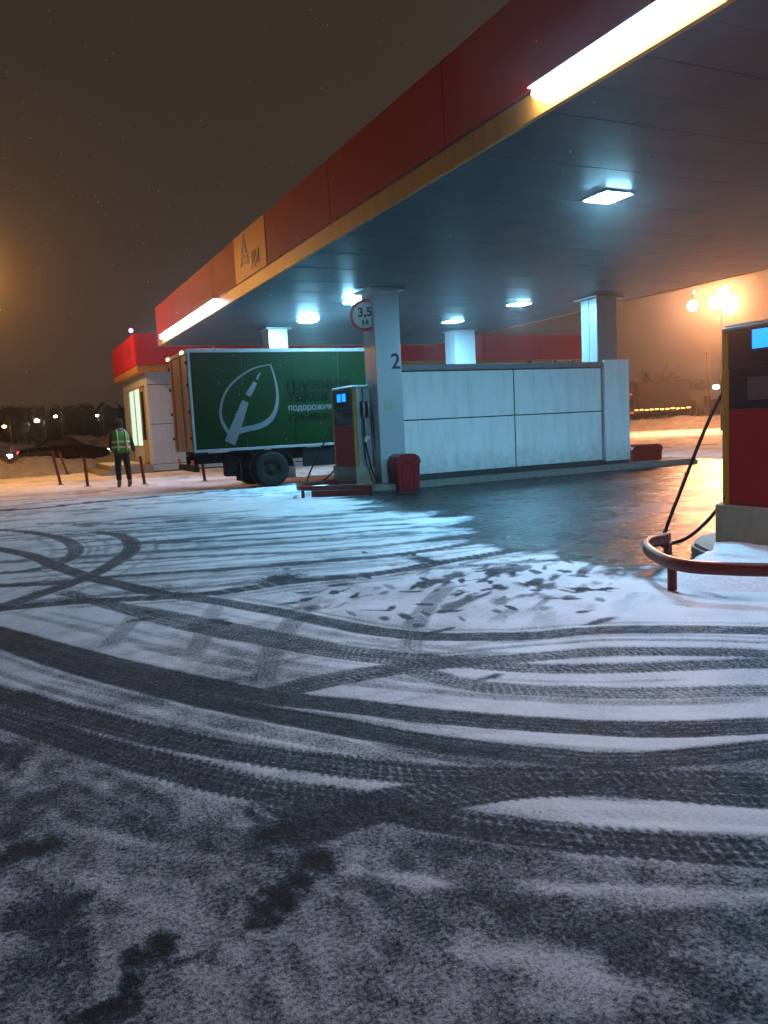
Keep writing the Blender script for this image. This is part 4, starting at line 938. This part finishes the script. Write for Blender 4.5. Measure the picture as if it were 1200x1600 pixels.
car((-1.75, 42.2, .02), math.radians(-2), 'car nosing into the left edge with a white headlight', M['carp2'])

# ------------------------------------------------------------------ street lamps
def lamp_post(d, D, z, label, gm, r=.12, arm=0.0, group='street lamps along the far road'):
    x, y = d[0]*D, d[1]*D
    t = thing('street_lamp', (x, y, 0), label, 'street lamp', group)
    m = MB(); m.tube([(arm, 0, -.1), (arm, 0, z*.6), (arm, 0, z+.05)], [.09, .07, .05], 8); m.build('pole', M['steel'], t)
    m = MB(); m.tube([(arm, 0, z+.04), (arm*.5, 0, z+.16), (0, 0, z+.10)], .035, 6) if arm else m.tube([(0, 0, z+.05), (0, 0, z+.14)], .035, 6); m.build('arm', M['steel'], t)
    m = MB(); m.sphere((0, 0, z), r, 8, .7); m.build('lantern', gm, t)
    return t
def dz(s, D): return EYE+s*D
lamp_post((.041, .999), 120, dz(.023, 120), 'white street lamp above the dark car, left background', M['street'], .30, .9)
lamp_post((.061, .998), 150, dz(.027, 150), 'warm street lamp second from the left pair in the background', M['street'], .26, .9)
lamp_post((.106, .994), 150, dz(.026, 150), 'warm street lamp just above and left of the walking person', M['street'], .24, .9)
lamp_post((.007, 1.0), 150, dz(.018, 150), 'faint orange street lamp at the left edge', M['street2'], .34, .9)
lamp_post((.740, .672), 90, dz(.023, 90), 'white lamp low beside the near dispenser, right background', M['whitel'], .30, .7)
# the sodium street lamp just beyond the left edge of the picture
lamp_post((-.0135, .9999), 29, 6.6, 'orange sodium street lamp left of the yard', M['sodium_l'], .22, -1.2, 'sodium lamps round the yard')
# floodlight mast on the right: two heads
D = 50.0; x, y = .745*D, .667*D; z = dz(.118, D)
fm = thing('floodlight_mast', (x+.3, y+.3, 0), 'tall mast with a blazing orange floodlight at the right', 'floodlight mast')
m = MB(); m.tube([(0, 0, -.1), (0, 0, 3), (0, 0, z+.1)], [.11, .09, .06], 10); m.build('pole', M['pole'], fm)
m = MB(); m.tube([(0, 0, z), (-.3, -.3, z+.28)], .04, 6); m.tube([(0, 0, z-.3), (-1.1, 1.0, z-.12)], .035, 6); m.build('arm', M['pole'], fm)
for (a_, b_, c_, r_) in ((-.3, -.3, z+.22, .38), (-.02, -.55, z-.22, .42), (-.62, -.02, z-.05, .30), (-.2, -.4, z+.62, .16)):
    m = MB(); m.sphere((a_, b_, c_), r_, 10, 1.1); m.build('floodlight', M['sodium'], fm)  # clump of extra globes gives the single lamp its blown-out glare outline
x2, y2 = .724*(D+.6)-x-.3, .690*(D+.6)-y-.3
m = MB(); m.sphere((x2, y2, dz(.116, D+.6)), .27, 10); m.build('small_floodlight', M['sodium2'], fm)
m = MB(); m.sphere((x2+.05, y2-.05, dz(.131, D+.6)), .06, 8); m.build('violet_glint', M['violet'], fm)  # violet globe modelled on what looks like a lens ghost
m = MB(); m.box(x2-.03, x2+.03, y2-.03, y2+.03, dz(.119, D), dz(.130, D)); m.build('lamp_bracket', M['pole'], fm)
# utility post
t = thing('utility_post', (.734*62, .679*62, 0), 'thin dark post in front of the pale warehouse', 'post')
m = MB(); m.tube([(0, 0, -.1), (0, 0, 5.2)], [.11, .07], 8); m.build('pole', M['bark'], t)
m = MB(); m.box(-.2, .2, -.12, .12, 1.4, 2.2, .02); m.build('cabinet', M['bark'], t)

# ------------------------------------------------------------------ lorry with amber markers
D = 92; rz = -math.atan2(.701, .713)
t = thing('lorry', (.701*D, .713*D, 0), 'dark box lorry with a row of amber marker lights beyond the snow bank', 'lorry', rz=rz)
m = MB(); m.box(-2.6, 2.5, -1.2, 1.2, 1.3, 4.4, .05); m.build('cargo_box', M['lorry'], t)
m = MB(); m.prism([(-4.3, .6), (-4.4, 1.6), (-4.0, 2.9), (-2.75, 3.0), (-2.7, .6)], -1.15, 1.15, 'xz'); cb = m.build('cab', M['lorry'], t)
m = MB(); m.prism([(-4.2, 1.75), (-3.95, 2.6), (-3.1, 2.6), (-3.1, 1.75)], -1.18, -1.151, 'xz'); m.build('window', M['glass'], cb)
m = MB(); m.box(-4.2, 2.5, -.9, .9, .6, 1.2); m.build('chassis_frame', M['chassis'], t)
for x in (-3.4, .9, 1.9):
    for y in (-1.2, .9):
        m = MB(); m.lathe((x, y, .5), [(.01, .1), (.3, .08), (.3, 0), (.48, 0), (.5, .05), (.5, .25), (.48, .3), (.3, .3)], 'y', 20); m.build('tyre', M['rubber'], t)
for k in range(11):
    m = MB(); m.box(-2.9+k*.52, -2.9+k*.52+.32, -1.26, -1.21, 1.42+.03*math.sin(k*2.1), 1.50+.03*math.sin(k*2.1)); m.build('marker_light', M['amber'], t)
for k in range(3):
    m = MB(); m.box(-4.35+k*.5, -4.35+k*.5+.3, -1.26, -1.16, 1.18, 1.26); m.build('marker_light', M['redlamp'], t)
for k in range(3):
    m = MB(); m.box(-4.2+k*.4, -4.2+k*.4+.24, -1.24, -1.16, 3.15, 3.20); m.build('roof_light', M['redlamp'], t)
# warehouse
D = 135; t = thing('warehouse', (.727*D, .687*D, 0), 'pale lit warehouse far off behind the lorry', 'building', rz=-math.atan2(.727, .687))
m = MB(); m.box(-3.8, 16, 0, 14, -.2, 4.0); m.build('wall', M['ware'], t)
m = MB(); m.box(-4.0, 16.2, -.2, 14.2, 4.01, 4.3); m.build('roof', M['trim'], t)
for k in range(4):
    m = MB(); m.box(-2.6+k*4.4, -.2+k*4.4, -.05, -.001, .1, 2.6); m.build('gate', M['tdoor'], t)

# ------------------------------------------------------------------ bare trees and scrub
def twig_tree(x, y, h, w_, label, group, n=70, seed=0, name='bare_tree'):
    r = random.Random(seed); t = thing(name, (x, y, 0), label, 'tree', group)
    m = MB(); m.tube([(0, 0, -.2), (0, 0, h*.35), (r.uniform(-.2, .2), 0, h*.7)], [h*.022, h*.016, h*.008], 6); m.build('trunk', M['bark'], t)
    m = MB()
    for i in range(n):
        z0 = h*r.uniform(.18, .65); a = r.uniform(0, 6.28); L = w_*r.uniform(.35, .6)*(1.15-z0/h*.5); up = r.uniform(.3, 1.2)*L
        p0 = Vector((0, 0, z0)); p1 = p0+Vector((math.cos(a)*L*.5, math.sin(a)*L*.5, up*.6)); p2 = p0+Vector((math.cos(a)*L, math.sin(a)*L, up))
        p2.z = min(p2.z, h); m.tube([p0, p1, p2], [h*.007, h*.004, h*.0015], 3, False)
        for j in range(6):
            q = p0.lerp(p2, r.uniform(.35, 1)); dd = Vector((r.uniform(-1, 1), r.uniform(-1, 1), r.uniform(0, 1.3)))*w_*.16; m.tube([q, q+dd], [h*.004, h*.0012], 3, False)
    cr_ = m.build('crown', M['bark'], t); return t
twig_tree(.698*108, .716*108, 6.6, 5.2, 'bare tree rising behind the dark lorry', 'bare trees beyond the road', 90, 3)
twig_tree(.712*115, .702*115, 5.2, 4.0, 'smaller bare tree right of the lorry roof', 'bare trees beyond the road', 70, 5)
def scrub(name, pts, n, h, sd):
    r = random.Random(sd); m = MB(); C = curve_pts([(x, y, 0) for x, y in pts], 20)
    for i in range(n):
        c = C[r.randrange(len(C))]; p = Vector((c.x+r.uniform(-2.5, 2.5), c.y+r.uniform(-2.5, 2.5), .2)); hh = h*r.uniform(.4, 1)
        for k in range(3):
            q = p+Vector((r.uniform(-.4, .4), r.uniform(-.4, .4), hh)); m.tube([p, p.lerp(q, .5)+Vector((.05, 0, 0)), q], [.03, .02, .006], 3, False)
    o = m.build(name, M['bark']); tag(o, kind='stuff'); return o
scrub('scrub', [(34, 66), (44, 52), (56, 40), (66, 30)], 420, 1.6, 4)
# far wood: one dark mass of bare crowns
def wood(pts, n, h0, h1, sd):
    r = random.Random(sd); m = MB(); C = curve_pts([(x, y, 0) for x, y in pts], 40)
    for i in range(n):
        c = C[r.randrange(len(C))]; x, y = c.x+r.uniform(-9, 9), c.y+r.uniform(-9, 9); h = r.uniform(h0, h1); w_ = h*r.uniform(.35, .5)
        m.tube([(x, y, -.3), (x, y, h*.8)], [.22, .08], 4, False)
        for k in range(64):
            z = h*r.uniform(.15, .75); a = r.uniform(0, 6.28); L = w_*r.uniform(.5, 1); q = Vector((x+math.cos(a)*L, y+math.sin(a)*L, min(h, z+L*r.uniform(.4, 1.2)))); s = Vector((x, y, z))
            d = (q-s).cross(Vector((0, 0, 1))).normalized()*.085*h/8
            m.add([s, s.lerp(q, .6)+d, q, s.lerp(q, .6)-d+Vector((0, 0, .5))], [(0, 1, 2, 3)])
    o = m.build('far_wood', M['bark']); tag(o, kind='stuff')
wood([(-70, 175), (-10, 190), (40, 185), (90, 200)], 420, 6.0, 9.5, 2)
wood([(90, 190), (150, 140), (210, 90)], 260, 5, 9, 3)
# ------------------------------------------------------------------ falling snow
m = MB(); r = random.Random(77)
for k in range(2600):
    y = 1.6+24*r.random()**.8; x = r.uniform(-1.5, .5)+y*r.uniform(-.05, 1.1); z = r.uniform(.3, 3.9 if (x > 4.2 and y < 26) else 8.5); a = r.uniform(.0016, .0036)*(.7+y*.06)
    if x > 4.7 and y < 25.8: continue
    m.add([(x-a, y, z), (x+a, y+a, z-a), (x, y-a, z+a*1.6), (x+a*.3, y+a, z+a)], [(0, 1, 2), (0, 2, 3), (0, 3, 1), (1, 3, 2)])
o = m.build('falling_snow', M['snow']); tag(o, kind='stuff')
# ------------------------------------------------------------------ snowy air
hz = MB(); hz.box(-160, 330, -60, 330, -1.2, 22); o = hz.build('haze', M['haze']); tag(o, kind='stuff')
o.visible_shadow = True
